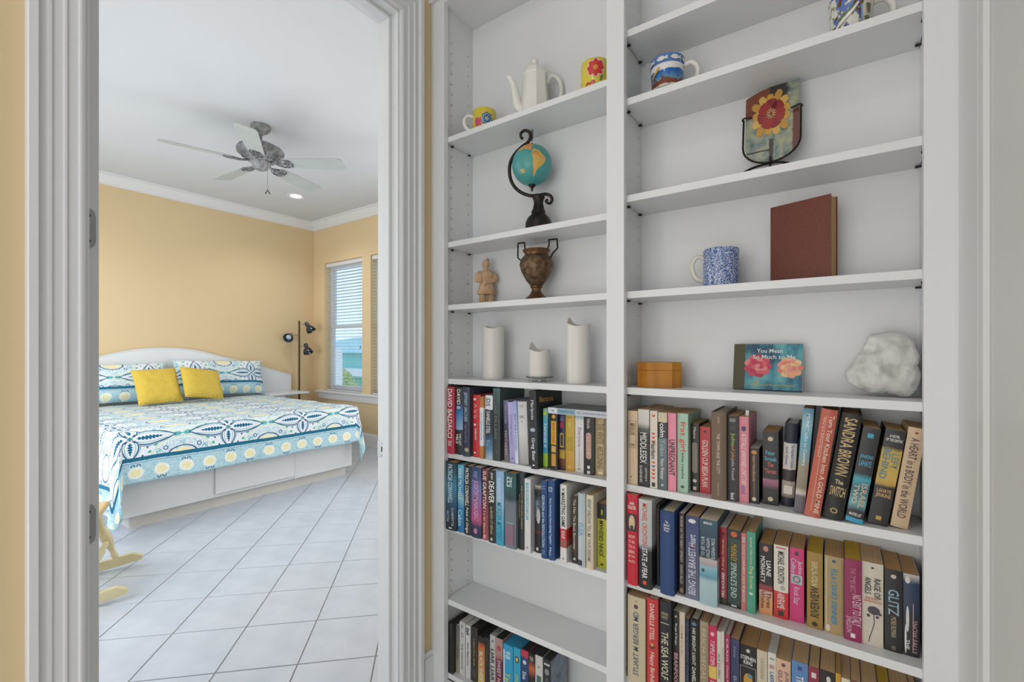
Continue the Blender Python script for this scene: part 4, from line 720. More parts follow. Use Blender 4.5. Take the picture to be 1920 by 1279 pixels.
arm = smooth_path([gp(*p) for p in ((989, 261), (985, 260), (984, 252), (991, 246.5), (999, 249), (1002, 258), (998, 268), (986, 277), (973, 290), (964, 308), (963.5, 330), (970, 348), (983, 361), (1000, 368), (1015, 368.5), (1029, 366), (1039, 369), (1042.5, 377), (1038, 383.5), (1031, 380), (1034, 376))], 5)
nA = len(arm)
obj('stand_arm', TB(arm, [.0042 + .0016*math.sin(PI*i/(nA-1)) for i in range(nA)], 10), bmt, gt, smooth=60)
gc = Vector(gp(1005, 312)); gr = .0662
gb = obj('globe_ball', LT([(gr*math.sin(PI*i/40), -gr*math.cos(PI*i/40)) for i in range(41)], seg=56), speckled('globe_ocean', [(.25, '#3f8f9c'), (.5, '#4a9c9c'), (.75, '#4f9684')], 9, .35), gt, loc=gc, smooth=80)
def land(poly, color, off=1.006):
    b = bmesh.new(); f = b.faces.new([b.verts.new((lo, 0, la)) for lo, la in poly]); bmesh.ops.triangulate(b, faces=[f])
    for _ in range(3): bmesh.ops.subdivide_edges(b, edges=[e for e in b.edges if e.calc_length() > 5], cuts=1, use_grid_fill=True)
    for v in b.verts:
        lo, la = math.radians(v.co.x), math.radians(v.co.z)
        v.co = gr*off*Vector((math.cos(la)*math.sin(lo), -math.cos(la)*math.cos(lo), math.sin(la)))
    return b
landm = speckled('globe_land', [(.3, '#d8a24a'), (.55, '#d9b45c'), (.75, '#c97f4a')], 45, .4)
obj('continent', land([(2, 22), (6, 27), (14, 25), (22, 22), (30, 12), (42, 3), (40, -8), (34, -16), (28, -22), (20, -28), (15, -36), (12, -46), (8, -54), (5, -50), (8, -38), (8, -24), (7, -10), (2, 0), (-1, 10)], ''), landm, gb)
obj('continent', land([(-48, 30), (-40, 48), (-30, 58), (-5, 68), (4, 60), (-2, 52), (4, 48), (8, 52), (3, 42), (-4, 36), (-12, 38), (-16, 33), (-8, 27), (-2, 22), (-10, 25), (-22, 29), (-30, 30), (-40, 26)], ''), speckled('globe_land_north', [(.3, '#d98a4c'), (.6, '#d9a05a'), (.8, '#cf7a50')], 45, .4), gb)
obj('map_legend', land([(-40, -26), (-26, -27), (-23, -38), (-38, -40)], ''), flat('#cfae62', .4), gb)
obj('globe_cap', LT([(.0125, -.0625), (.0125, -.067), (.006, -.074), (.0035, -.078), (.004, -.082), (.002, -.086), (0, -.086)], seg=18), bmt, gb, smooth=50)
ch = bmesh.new()
top = Vector(gp(1003.5, 245.5))
for k in range(6):
    z = top.z - .0062*k - .004
    ring = [(gc.x + (.0034*math.cos(a) if k % 2 == 0 else 0), (0 if k % 2 == 0 else .0034*math.cos(a)), z+.0048*math.sin(a)) for a in [2*PI*i/14 for i in range(14)]]
    tube(ch, ring, .0011, 6, closed=True)
obj('chain', ch, bmt, gt, smooth=60)
obj('finial', LT([(.002, 0), (.0045, .003), (.0045, .006), (.002, .009)], (gc.x, 0, gc.z+gr-.001), 14), bmt, gt, smooth=50)
# clay warrior figurine
fx, fy = -1.055, 1.318
fg = thing('figurine', 'sandy clay warrior figurine with topknot', 'figurine', (fx, fy, Z3), face(fx, fy)+.25)
b = bmesh.new()
box(b, -.036, .036, -.022, .022, .0015, .008)
lathe(b, [(.013, .005), (.0125, .03), (.013, .05)], (-.014, 0, 0), 20); lathe(b, [(.013, .005), (.0125, .03), (.013, .05)], (.015, 0, 0), 20)
lathe(b, [(.034, .04), (.036, .043), (.030, .065), (.025, .082), (.0235, .09)], (0, 0, 0), 28, sy=.72)
lathe(b, [(.024, .085), (.027, .1), (.029, .112), (.025, .122), (.014, .13), (.009, .134)], (0, 0, 0), 28, sy=.68)
lathe(b, [(.0085, .126), (.0085, .137), (.011, .14), (.0135, .147), (.0138, .156), (.011, .163), (.004, .167), (0, .1675)], (-.003, -.002, 0), 22, sy=1.05)
tube(b, smooth_path([(.0, .004, .162), (.006, .006, .170), (.009, .006, .174)], 3), [.004, .005, .006, .0066, .0068, .006, .004], 10)
tube(b, smooth_path([(-.021, 0, .12), (-.031, -.003, .112), (-.034, -.006, .098), (-.033, -.01, .09)], 4), [.009]*4+[.0105]*4+[.0115]*4+[.011], 12)
box(b, -.047, -.019, -.016, -.006, .082, .117, bev=.004)
tube(b, smooth_path([(.022, 0, .121), (.031, -.003, .108), (.029, -.012, .094), (.013, -.02, .088), (.004, -.022, .084)], 4), [.0085]*5+[.009]*4+[.008]*4+[.0065]*4, 12)
tube(b, [(.012, -.021, .09), (-.006, -.023, .08), (-.014, -.022, .072)], .004, 8)
lathe(b, [(.0, .0), (.003, .001), (.002, .004), (0, .006)], (-.003, -.0165, .148), 10)
for xx in (-.008, .003): lathe(b, [(0, 0), (.0018, .0005), (.0014, .0025), (0, .003)], (xx, -.0148, .153), 8)
tube(b, [(-.007, -.0155, .1445), (.001, -.0155, .1445)], .0013, 6)
clay = speckled('sandy_clay', [(.3, '#b6926e'), (.7, '#d0b08c')], 30, .85, bmp=.3)
o = obj('figure', b, clay, fg)
rm = o.modifiers.new('remesh', 'REMESH'); rm.mode = 'VOXEL'; rm.voxel_size = .0013; rm.use_smooth_shade = True
sm = o.modifiers.new('smooth', 'SMOOTH'); sm.factor = .5; sm.iterations = 3
# engraved brass urn
ux, uy = -.82, 1.29
ur = thing('urn', 'engraved brass urn with angular black handles', 'urn', (ux, uy, Z3+.0003), face(ux, uy)-.38)
def rp(r, y): return (r*S, 1.272-(y-655)*S-Z3)
brass = speckled('aged_brass', [(.3, '#443728'), (.5, '#6a5440'), (.7, '#84694c')], 70, .45, Metallic=.6, bmp=.25)
plain = speckled('brown_brass', [(.35, '#5a4230'), (.7, '#8a6848')], 12, .32, Metallic=.8)
prf = [(0, 0), (.041, 0), (.0415, .003)] + [rp(*p) for p in ((20, 559), (14, 554), (10.5, 549), (8.9, 545.5), (9, 541), (11.5, 539.6), (11.7, 537.8), (10.8, 536.6), (13, 534), (19, 527), (25, 516), (29.5, 506), (31.2, 499), (31, 493), (28.5, 486), (24, 481), (21.5, 479), (22, 476.5), (24.5, 473), (26, 471), (26, 469.5), (24.5, 469), (22, 471))] + [(.034, .105), (0, .1)]
vi = [i for i, p in enumerate(prf) if p[1] > .03]
obj('urn_foot', LT(prf[:11]+[(0, prf[10][1])], seg=44), plain, ur, smooth=35)
obj('urn_body', LT([(0, prf[10][1])]+prf[10:20], seg=44, cap=False), brass, ur, smooth=35)
obj('urn_neck', LT(prf[19:], seg=44, cap=False), plain, ur, smooth=35)
orn = bmesh.new()
for k in range(5):
    a0 = -PI/2 + (k-2)*.5
    for j in range(2):
        z0 = .118 - .022*j
        def rz(z):
            L_ = sorted((b_, a_) for a_, b_ in prf[10:20])
            for (za, ra), (zb, rb_) in zip(L_, L_[1:]):
                if za <= z <= zb: return ra+(rb_-ra)*(z-za)/(zb-za)
            return .05
        path = []
        for q in [i_*.35 for i_ in range(22)]:
            zq = z0+.0085*math.sin(q)*(1-.08*q); aq = a0+.15*math.cos(q)*(1-.08*q); path.append((rz(zq)*math.cos(aq), rz(zq)*math.sin(aq), zq))
        tube(orn, path, .0007, 6)
obj('engraving', orn, plain, ur, smooth=60)
def hp(x, y): 
    px, py = 940+x/8.525, 430+y/8.525; return ((px-1006)*S*1.07, 0, min(.1995, 1.272-(py-655)*S-Z3))
for pts in (((375, 345), (378, 300), (370, 196), (262, 196), (258, 430), (352, 520)), ((735, 335), (762, 285), (765, 225), (755, 190), (888, 190), (896, 335), (820, 410), (760, 520))):
    P_ = [Vector(hp(*p)) for p in pts]; dense = []
    for u, v in zip(P_, P_[1:]): dense += [u.lerp(v, q) for q in (0, .06, .5, .94)]
    obj('handle', TB(dense+[P_[-1]], .0026, 6), M['iron'], ur)
# pillar candles
wax = new_mat('candle_wax', '#ddd8d2', .38, Subsurface_Weight=.25, Subsurface_Scale=.02); bump(wax, noise_node(wax.node_tree, 40, 2).outputs[0], .08)
def candle(label, x, y, r, h, bump_a, bump_h, z=Z4, n=40):
    t = thing('pillar_candle', label, 'candle', (x, y, z), face(x, y), 'white pillar candles')
    b = bmesh.new(); rings = []
    zs = [0, .003, h*.3, h*.6, h*.85, 1.0]
    def top(a): return h + bump_h*math.exp(-((a-bump_a+PI) % (2*PI)-PI)**2/.25) - .008*max(0, math.sin(a*1.5+1))**2
    for i, q in enumerate(zs):
        rr = r*(.985 if i == 0 else 1)
        rings.append([b.verts.new((rr*math.cos(2*PI*k/n), rr*math.sin(2*PI*k/n), top(2*PI*k/n) if q == 1.0 else q)) for k in range(n)])
    rings.append([b.verts.new(((r-.004)*math.cos(2*PI*k/n), (r-.004)*math.sin(2*PI*k/n), top(2*PI*k/n)-.001)) for k in range(n)])
    rings.append([b.verts.new(((r-.008)*math.cos(2*PI*k/n), (r-.008)*math.sin(2*PI*k/n), h-.02)) for k in range(n)])
    for p, q in zip(rings, rings[1:]):
        for k in range(n): b.faces.new((p[k], p[(k+1)%n], q[(k+1)%n], q[k]))
    b.faces.new(rings[0][::-1]); b.faces.new(rings[-1])
    obj('wax_body', b, wax, t, smooth=50)
    obj('wick', TB([(0, 0, h-.021), (.001, 0, h-.012), (.003, .001, h-.006)], .0012, 6), M['darkhole'], t)
    return t
candle('tall white pillar candle with a level chipped rim', -.998, 1.285, .0385, .186, 2.2, .004)
candle('tallest white pillar candle with a raised curled lip', -.656, 1.275, .0368, .184, 2.6, .022)
dz = thing('candle_dish', 'small footed clear glass candle dish', 'dish', (-.806, 1.287, Z4), 0)
glass2 = new_mat('clear_glass', '#e8f0ee', .03, Transmission_Weight=.92, IOR=1.45)
obj('glass_plate', LT([(0, .009), (.03, .009), (.044, .012), (.046, .015), (.046, .017), (.042, .016), (.03, .0135), (0, .0135)], seg=48), glass2, dz, smooth=40)
for k in range(6): obj('glass_foot', LT([(.004, -.0), (.005, .003), (.0045, .011)], (.032*math.cos(k*PI/3), .032*math.sin(k*PI/3), 0), 10), glass2, dz, smooth=50)
candle('short white candle with a melted dip, standing on a glass dish', -.806, 1.287, .0355, .092, 2.5, .026, Z4+.0137)
# ---- second bay
fishm = new_mat('glaze_fish_mug', '#e8e6e4', .14); nt, bs = nodes(fishm)
tc = nt.nodes.new('ShaderNodeTexCoord'); sx = nt.nodes.new('ShaderNodeSeparateXYZ'); nt.links.new(tc.outputs['Object'], sx.inputs[0])
zz = X(nt, sx.outputs[2]); n1 = X(nt, noise_node(nt, 60, 4).outputs[0])
c = mixc(nt, (zz+(n1-.5)*.015).lt(.066, .003), '#e9e6e4', '#1f62b0')
c = mixc(nt, (zz+(n1-.5)*.02).lt(.05, .01), c, '#5f8fae')
c = mixc(nt, (n1*1.0).lt(.45, .05)*(zz).lt(.05, .01), c, '#2c4f5c')
c = mixc(nt, ((zz-.03).abs()+(n1-.5)*.02).lt(.009, .004), c, '#7a3f26')
c = mixc(nt, ((zz-.0235).abs()+(n1-.5)*.01).lt(.003, .002), c, '#e0cfc0')
c = mixc(nt, zz.m('GREATER_THAN', .081), c, '#5b82b8')
nt.links.new(c, bs.inputs['Base Color'])
fm = mug('coffee_mug', 'blue and white mug painted with fish', (-.388, 1.285, Q1), face(-.388, 1.285), .046, .105, fishm, -.1, taper=.84, hw=.032, hmat=white_glaze)
for a in (-1.15, -.32, .5, 1.3):
    wrap(fm, .0464, [(-.015, 0), (-.008, .006), (.002, .0068), (.009, .002), (.016, .007), (.014, 0), (.016, -.005), (.009, -.002), (.002, -.006), (-.008, -.005)], a, .092, '#e6e2e0', 'white_fish')
wrap(fm, .0452, [(-.014, -.012), (.002, .004), (.012, .012), (.014, .006), (.004, -.004), (-.008, -.014)], -.75, .062, '#dba43a', 'orange_plant')
wrap(fm, .0436, [(-.008, -.01), (0, .0), (.006, .002), (.002, -.008)], -1.0, .05, '#c8607a', 'pink_plant')
mgB = new_mat('glaze_heron_mug', '#e6e2d8', .15); nt, bs = nodes(mgB)
n1 = X(nt, noise_node(nt, 45, 3).outputs[0]); n2 = X(nt, noise_node(nt, 85, 3).outputs[0])
c = mixc(nt, n1.lt(.5, .03), '#dcd8cc', '#5f78b4'); c = mixc(nt, n2.lt(.42, .03), c, '#8a8f5a'); c = mixc(nt, (n1*n2).lt(.17, .01), c, '#6a4030')
tc = nt.nodes.new('ShaderNodeTexCoord'); sx = nt.nodes.new('ShaderNodeSeparateXYZ'); nt.links.new(tc.outputs['Object'], sx.inputs[0])
c = mixc(nt, X(nt, sx.outputs[0]).lt(.018, .002), '#dfd6c6', c)
nt.links.new(c, bs.inputs['Base Color'])
mb = mug('coffee_mug', 'mug painted with birds and lavender blossom', (.022, 1.287, Q1), face(.022, 1.287), .0425, .1, mgB, .25, taper=.84, hw=.034, hmat=white_glaze)
wrap(mb, .0412, [(-.03, -.03), (-.012, -.012), (.006, .002), (.016, .014), (.02, .012), (.008, -.006), (-.012, -.022), (-.027, -.034)], -.1, .052, '#e8e4dc', 'white_band')
wrap(mb, .0416, [(-.022, -.016), (-.006, -.006), (.008, .006), (.014, .007), (.008, -.001), (-.006, -.013), (-.02, -.02)], -.1, .056, '#5f7a5a', 'painted_bird')
wrap(mb, .0416, [(.002, -.004), (.012, .0), (.014, .01), (.006, .004)], .25, .06, '#7a4430', 'painted_wing')
wrap(mb, .0414, [(-.0015, -.045), (.0015, -.045), (.0015, .045), (-.0015, .045)], .47, .05, '#6aa0cc', 'blue_border')
for q, z in ((.75, .032), (.85, .06)): wrap(mb, .0415, [(-.006, 0), (0, .002), (.006, 0), (.001, -.001), (.001, -.012), (.004, -.02), (-.003, -.02), (-.001, -.012), (-.001, -.001)], q, z, '#6a6a50', 'painted_reed')
# art glass panel on an iron easel
pl = thing('art_glass_panel', 'arched art glass panel with a red and yellow flower', 'ornament', (-.1375, 1.292, Q2), 0)
agm = new_mat('fused_glass', '#8a9a86', .08, Coat_Weight=.5); nt, bs = nodes(agm)
tc = nt.nodes.new('ShaderNodeTexCoord'); sx = nt.nodes.new('ShaderNodeSeparateXYZ'); nt.links.new(tc.outputs['Object'], sx.inputs[0])
x_, z_ = X(nt, sx.outputs[0]), X(nt, sx.outputs[2]); n1 = X(nt, noise_node(nt, 60, 6).outputs[0]); n2 = X(nt, noise_node(nt, 28, 3).outputs[0])
c = ramp(nt, n1*.6+n2*.5, [(.36, '#39443f'), (.47, '#6d7d78'), (.56, '#8f9684'), (.68, '#a8a684')])
c = mixc(nt, (X(nt, .175)-z_+(n1-.5)*.02).lt(0, .006)*(x_+(n1-.5)*.01).lt(.035, .008), c, '#33302a')
c = mixc(nt, (X(nt, .045)-x_+(n1-.5)*.008).lt(0, .004)*z_.lt(.17, .01), c, '#6b3a2e')
c = mixc(nt, (X(nt, .168)-z_).lt(0, .006)*(x_+(n1-.5)*.008).lt(-.038, .004), c, '#6a3526')
c = mixc(nt, (X(nt, .19)-z_+(n1-.5)*.02).lt(0, .004)*(x_-.0).lt(-.005, .004), c, '#7a4028')
c = mixc(nt, (x_.abs()+(n1-.5)*.006).lt(.0048, .002)*z_.lt(.102, .004), c, '#3f3226')
c = mixc(nt, ((z_-.074).abs()+(n1-.5)*.004).lt(.0022, .001)*x_.lt(0, .004), c, '#33281c')
nt.links.new(c, bs.inputs['Base Color'])
out = [(-.059, .194), (-.05, .1985), (-.03, .2055), (-.005, .211), (.02, .2115), (.045, .211), (.059, .2145), (.059, .07)]
out += [(.059*math.cos(a), .07+.058*-math.sin(a)*.9) for a in [i*PI/16 for i in range(1, 16)]] + [(-.059, .07)]
b = bmesh.new(); poly = [(x, z+.022+(.009 if z > .1 else 0)) for x, z in out]
prism_xz(b, poly[::-1], 0, .006); bmesh.ops.triangulate(b, faces=[f for f in b.faces if len(f.verts) > 4])
tilt = math.radians(-8)
pan = obj('glass_sheet', b, agm, pl, loc=(0, .0, .0)); pan.rotation_euler = (tilt, 0, 0)
def petal(cx, cz, a, l, w_, color, y, nm):
    b = bmesh.new(); pts = []
    for k in range(12):
        q = 2*PI*k/12; u, v = (l/2)*(1+math.cos(q)), w_/2*math.copysign(abs(math.sin(q))**.6, math.sin(q))*(1+.2*math.cos(q)); px, pz = cx+u*math.cos(a)-v*math.sin(a), cz+u*math.sin(a)+v*math.cos(a); pts.append((px, fc[1]+(pz-fc[1])*VS))
    prism_xz(b, pts, y-.001, y); return obj(nm, b, flat(color, .12), pan)
fc = (-.001, .168); VS = 1.32
for k in range(13):
    a = 2*PI*k/13+.2; petal(fc[0]+.008*math.cos(a), fc[1]+.008*math.sin(a), a, .034+.004*(k % 3), .016, ('#c99a44', '#d2ac58', '#bf8f3e')[k % 3], -.0003-.0001*(k % 2), 'yellow_petal')
for k in range(7):
    a = 2*PI*k/7+PI/2; petal(fc[0], fc[1], a, .031, .0245, ('#8c2626', '#9a2f2c')[k % 2], -.0014-.0001*(k % 2), 'red_petal')
for k in range(12):
    a = 2*PI*k/12; petal(fc[0]+.003*math.cos(a), fc[1]+.003*math.sin(a), a, .0085, .0016, '#c8b07c', -.0027, 'stamen')
ir = bmesh.new(); Rr = .0032
side = [(-.0625, -.003, .165), (-.0625, -.003, .09)] + [(-.0625*math.cos(a), -.003, .088-.05*math.sin(a)) for a in [i*PI/14 for i in range(0, 15)]] + [(.0625, -.003, .09), (.0625, -.003, .165)]
sd = [Vector((x, y+(z-.02)*math.tan(-tilt), z)) for x, y, z in side]
tube(ir, sd, Rr*.75, 8)
for s in (-1, 1):
    yb = -.003+.145*math.tan(-tilt)
    tube(ir, smooth_path([(s*.0655, yb-.001, .163), (s*.0625, yb-.004, .168), (s*.052, yb-.004, .167), (s*.042, yb-.003, .165)], 3), .0022, 7)
tube(ir, smooth_path([(-.05, -.064, .0032), (-.034, -.05, .014), (-.014, -.02, .028), (0, -.004, .034)], 4), .0028, 8)
tube(ir, smooth_path([(.044, -.064, .0032), (.03, -.05, .014), (.013, -.02, .028), (0, -.004, .034)], 4), .0028, 8)
tube(ir, smooth_path([(0, .052, .0032), (0, .03, .012), (0, .01, .03)], 4), .0028, 8)
tube(ir, [(0, -.006, .022), (0, -.004, .05)], .0026, 8)
obj('iron_easel', ir, M['iron'], pl, smooth=60)
# blue speckled mug
spm = new_mat('glaze_blue_speckle', '#3f66a8', .2); nt, bs = nodes(spm)
n1 = noise_node(nt, 330, 3, rough=.65); nt.links.new(ramp(nt, n1.outputs[0], [(.40, '#34508e'), (.50, '#5474ae'), (.56, '#c8cedc'), (.66, '#e6e4e4')]), bs.inputs['Base Color'])
mug('coffee_mug', 'blue and white spattered mug with cream handle', (-.25, 1.287, Q3), face(-.25, 1.287), .043, .1, spm, PI+.1, hw=.027, hmat=new_mat('glaze_cream', '#d8d3c6', .2))
# leather book standing at an angle
lb = thing('leather_book', 'large reddish brown leather book standing on edge', 'book', (-.139, 1.31, Q3), math.radians(-18.7))
lm = speckled('brown_leather', [(.3, '#5c2a22'), (.7, '#70382c')], 260, .33, bmp=.25)
b = bmesh.new(); W_, Hh, Tt = .131, .1946, .038
poly = [(0, 0)] + [(-.004*math.sin(q), Tt/2-Tt/2*math.cos(q)) for q in [PI*i/6 for i in range(1, 6)]] + [(0, Tt), (W_, Tt), (W_, Tt-.003), (.004, Tt-.003), (.004, .003), (W_, .003), (W_, 0)]
prism(b, poly[::-1], 0, Hh)
obj('leather_cover', b, lm, lb, smooth=40)
obj('page_block', BX(.005, W_-.002, .003, Tt-.003, .003, Hh-.003), pages_mat('gilt_pages', '#c99a66', '#b98a58'), lb)
# wooden box
wb = thing('wooden_box', 'small honey coloured wooden box with clipped corners', 'box', (-.411, 1.284, Q4), .38)
wood = speckled('honey_wood', [(.3, '#a8661c'), (.5, '#b97a26'), (.7, '#c98a34')], 14, .35, stretch=(2, 2, .3))
octo = [(-.032, -.04), (.032, -.04), (.058, -.02), (.058, .02), (.032, .04), (-.032, .04), (-.058, .02), (-.058, -.02)]
b = bmesh.new(); prism(b, octo, 0, .047); obj('box_body', b, wood, wb)
b = bmesh.new(); prism(b, octo, .0477, .069); ld = obj('box_lid', b, wood, wb)
b = bmesh.new()
for k in range(6):
    for j in range(2): lathe(b, [(.0012, 0), (.0012, .0006), (0, .0008)], (.02+k*.005, -.03+j*.006, .069), 8)
obj('burned_dots', b, flat('#5a3212'), ld)
# gift book leaning against the back
gbk = thing('gift_book', 'small gift book with two roses on its cover', 'book', (-.2255, 1.308, Q4+.003), 0)
gtilt = math.radians(-12)
hold = obj('cover', BX(0, .153, 0, .013, 0, .118, bev=.0006), speckled('rose_cover_teal', [(.28, '#1d2a44'), (.42, '#2a5f78'), (.55, '#4f9aa8'), (.68, '#7ab0b0'), (.78, '#a8a060')], 30, .3, detail=5, stretch=(1, 1, .5)), gbk, loc=(0, 0, .0)); hold.rotation_euler = (gtilt, 0, 0)
rect(hold, .0135, .059, .027, .118, '#4a4428', -.0004, 'spine_strip')
obj('page_block', BX(.003, .1536, .0015, .0115, .001, .1184), PG['c'], hold)
rose1 = ['#c8385a', '#da5f68', '#cf4660', '#e48a84', '#b82f52']; rose2 = ['#e08070', '#ecae80', '#efc894', '#e6958a', '#e8a688']
random.seed(5)
for cx, cz, R_, cols in ((.056, .061, .03, rose1), (.127, .058, .027, rose2)):
    for ring, (rr, n, sz) in enumerate(((R_*.72, 9, .62), (R_*.48, 7, .52), (R_*.26, 5, .42), (0, 1, .36))):
        for k in range(n):
            a = 2*PI*k/n + ring*.5
            o = ell(hold, cx+rr*math.cos(a), cz+rr*math.sin(a), R_*sz*1.1, R_*sz*.95, cols[(k*2+ring) % 5], -.0006-.0002*ring-.00004*k, 'rose_petal', 14, .06)
lettering(hold, 'You Mean', .082, .1, -.0004, .058, .011, '#dce6e4', 'h', 'cover_lettering'); lettering(hold, 'So Much to Me', .092, .084, -.0018, .094, .011, '#dce6e4', 'h', 'cover_lettering')
lettering(hold, 'Celebrating our love and friendship', .088, .012, -.0004, .1, .006, '#c8b060', 'h', 'cover_lettering')
# chalk rock
rk = bmesh.new(); bmesh.ops.create_icosphere(rk, subdivisions=5, radius=1)
from mathutils import noise as mn
opts = [(-.071, -.022), (-.054, .006), (-.038, .03), (-.032, .05), (-.026, .066), (-.006, .0715), (.029, .07), (.05, .057), (.056, .04), (.056, 0), (.056, -.045), (.04, -.069), (.006, -.0605), (-.02, -.065), (-.04, -.056), (-.064, -.04)]
outl = sorted((math.degrees(math.atan2(z, x)) % 360, math.hypot(x, z)) for x, z in opts)
outl = [(outl[-1][0]-360, outl[-1][1])] + outl + [(outl[0][0]+360, outl[0][1])]
def orad(a):
    a %= 360
    for (p, r0), (q, r1) in zip(outl, outl[1:]):
        if p <= a <= q: return r0+(r1-r0)*(a-p)/(q-p)
for v in rk.verts:
    d = v.co.normalized(); a = math.degrees(math.atan2(d.z, d.x)); r = orad(a)
    rad = math.sqrt(d.x*d.x+d.z*d.z)
    p = Vector((d.x*r*(1.0+.0*rad), d.y*.036, d.z*r))
    p += d*(.003*mn.noise(p*40)+.002*mn.noise(p*120)+.0014*mn.noise(p*300))
    for hx, hz, hr, dp in ((-.02, .036, .016, .018), (.016, -.012, .017, .02), (-.03, -.012, .011, .014), (.034, .03, .014, .006), (-.05, -.03, .02, .005)):
        q = ((p.x-hx)**2+(p.z-hz)**2)/hr**2
        if p.y < 0: p.y += dp*math.exp(-q*1.4)
    v.co = p
mz = min(v.co.z for v in rk.verts)
chalk = speckled('chalk_rock', [(.3, '#b9b7b2'), (.5, '#d6d4d0'), (.7, '#dedcd8')], 35, .9, bmp=.4)
ro = obj('chalk_rock', rk, chalk, loc=(.081, 1.305, Q4-mz+.0004), smooth=80)
tag(ro, 'large pale chalky rock with worn hollows', 'rock')

# ------------------------------------------------------------ windows, sill and blinds
vinyl = new_mat('window_vinyl', '#dfe2e6', .4)
slat_mat = new_mat('blind_slat_white', '#dcdcdc', .45)
for wi, (a, b_) in enumerate(WIN):
    wr = bpy.data.objects.new('window_%d' % (wi+1), None); COL.objects.link(wr); wr['kind'] = 'structure'
    tag(wr, ('white double-hung window nearest the floor lamp', 'white double-hung window half hidden by the door jamb')[wi], 'window'); wr.location = (a, YW+.10, WZ0)
    Wd, Hd = b_-a, WZ1-WZ0
    def ring(x0, x1, z0, z1, y0, y1, t):
        r = bmesh.new(); box(r, x0, x0+t, y0, y1, z0, z1); box(r, x1-t, x1, y0, y1, z0, z1); box(r, x0+t, x1-t, y0, y1, z0, z0+t); box(r, x0+t, x1-t, y0, y1, z1-t, z1); return r
    obj('window_frame', ring(0, Wd, 0, Hd, 0, .055, .035), vinyl, wr)
    lo = obj('lower_sash', ring(.035, Wd-.035, .035, Hd*.5+.02, .004, .026, .04), vinyl, wr)
    obj('pane', BX(.075, Wd-.075, .013, .017, .075, Hd*.5-.02), M['glass'], lo)
    obj('sash_lock', BX(Wd/2-.03, Wd/2+.03, -.006, .004, Hd*.5+.0, Hd*.5+.016, bev=.003), vinyl, lo)
    up = obj('upper_sash', ring(.035, Wd-.035, Hd*.5-.02, Hd-.035, .028, .05, .035), vinyl, wr)
    obj('pane', BX(.07, Wd-.07, .037, .041, Hd*.5+.015, Hd-.07), M['glass'], up)
    bl = thing('window_blind', ('open white slatted blind in the window by the floor lamp', 'open white slatted blind in the window beside the jamb')[wi], 'blind', (a, YW+.05, WZ0))
    obj('headrail', BX(.006, Wd-.006, -.03, .03, Hd-.055, Hd-.003, bev=.003), slat_mat, bl)
    N = 40; sm_ = bmesh.new(); box(sm_, .008, Wd-.008, -.024, .024, -.0012, .0012); SM = mesh_of('slat', sm_); SM.materials.append(slat_mat)
    for k in range(N):
        s_ = obj('slat', SM, None, bl, loc=(0, 0, .03+k*(Hd-.1)/N)); s_.rotation_euler = (math.radians(-4), 0, 0)
    obj('bottom_rail', BX(.006, Wd-.006, -.024, .024, .003, .018, bev=.003), slat_mat, bl)
    for q in (.12, Wd/2, Wd-.12): obj('ladder_cord', BX(q-.001, q+.001, -.0255, -.0245, .01, Hd-.05), slat_mat, bl)
    pc = obj('pull_cord', TB([(Wd-.06, -.032, Hd-.05), (Wd-.06, -.032, .62)], .0014, 6), slat_mat, bl)
    obj('cord_tassel', LT([(.003, .03), (.006, .018), (.008, 0), (0, 0)], (Wd-.06, -.032, .595), 10), new_mat('tassel_dark', '#3a3f3c', .5), pc)
bm = bmesh.new(); box(bm, -6.10, -3.92, YW-.055, YW, .665, .69, bev=.004); box(bm, -6.07, -3.95, YW-.022, YW, .575, .665, bev=.003)
for a, b_ in WIN: box(bm, a, b_, YW, YW+.1, .672, .6905)
struct('trim_5', bm, M['white'], 'white window sill and apron under both windows', 'window sill')
# recessed ceiling lights
for k, (x, y) in enumerate(((-5.28, 2.96), (-5.28, .78), (-2.4, 2.96), (-2.4, .78))):
    dl = thing('downlight', ('lit recessed ceiling light near the window corner', 'recessed ceiling light above the door side of the bed', 'recessed ceiling light between fan and window wall', 'recessed ceiling light just inside the bedroom door')[k], 'ceiling light', (x, y, ZC), 0, 'recessed bedroom ceiling lights')
    obj('trim_ring', LT([(.062, .0), (.07, -.003), (.096, -.007), (.1, -.004), (.1, 0)], seg=36, cap=False), M['white'], dl, smooth=40)
    obj('lens', LT([(0, -.004), (.05, -.004), (.062, -.001)], seg=32), M['lamp_on'], dl)
    l = bpy.data.lights.new('downlight_glow', 'SPOT'); l.energy = 26; l.spot_size = 2.4; l.spot_blend = .8; l.color = (1, .97, .92); l.shadow_soft_size = .06
    lo = bpy.data.objects.new('downlight_glow', l); COL.objects.link(lo); lo.parent = dl; lo.location = (0, 0, -.03)
# ------------------------------------------------------------ ceiling fan
fan = thing('ceiling_fan', 'grey washed five-blade ceiling fan with pull chain', 'ceiling fan', (-3.85, 1.86, ZC))
fm_ = speckled('grey_wash_metal', [(.3, '#5d5f60'), (.5, '#8b8d8e'), (.7, '#a7a9aa')], 26, .5, stretch=(1, 1, .4))
fd = speckled('dark_iron_scroll', [(.4, '#3c3e40'), (.6, '#8a8c8e')], 60, .5)
blm = speckled('grey_wash_blade', [(.3, '#a3a9a6'), (.7, '#b5bab8')], 8, .5, stretch=(1, 14, 1))
obj('canopy', LT([(.074, 0), (.076, -.012), (.07, -.035), (.05, -.055), (.026, -.066), (.022, -.075), (0, -.075)], seg=40), fm_, fan, smooth=40)
obj('downrod', LT([(.012, -.07), (.012, -.16)], seg=16), fm_, fan, smooth=40)
obj('motor_housing', LT([(.03, -.145), (.06, -.152), (.12, -.165), (.165, -.19), (.176, -.212), (.172, -.232), (.15, -.25), (.12, -.275), (.09, -.292), (.0, -.292)], seg=56), fm_, fan, smooth=35)
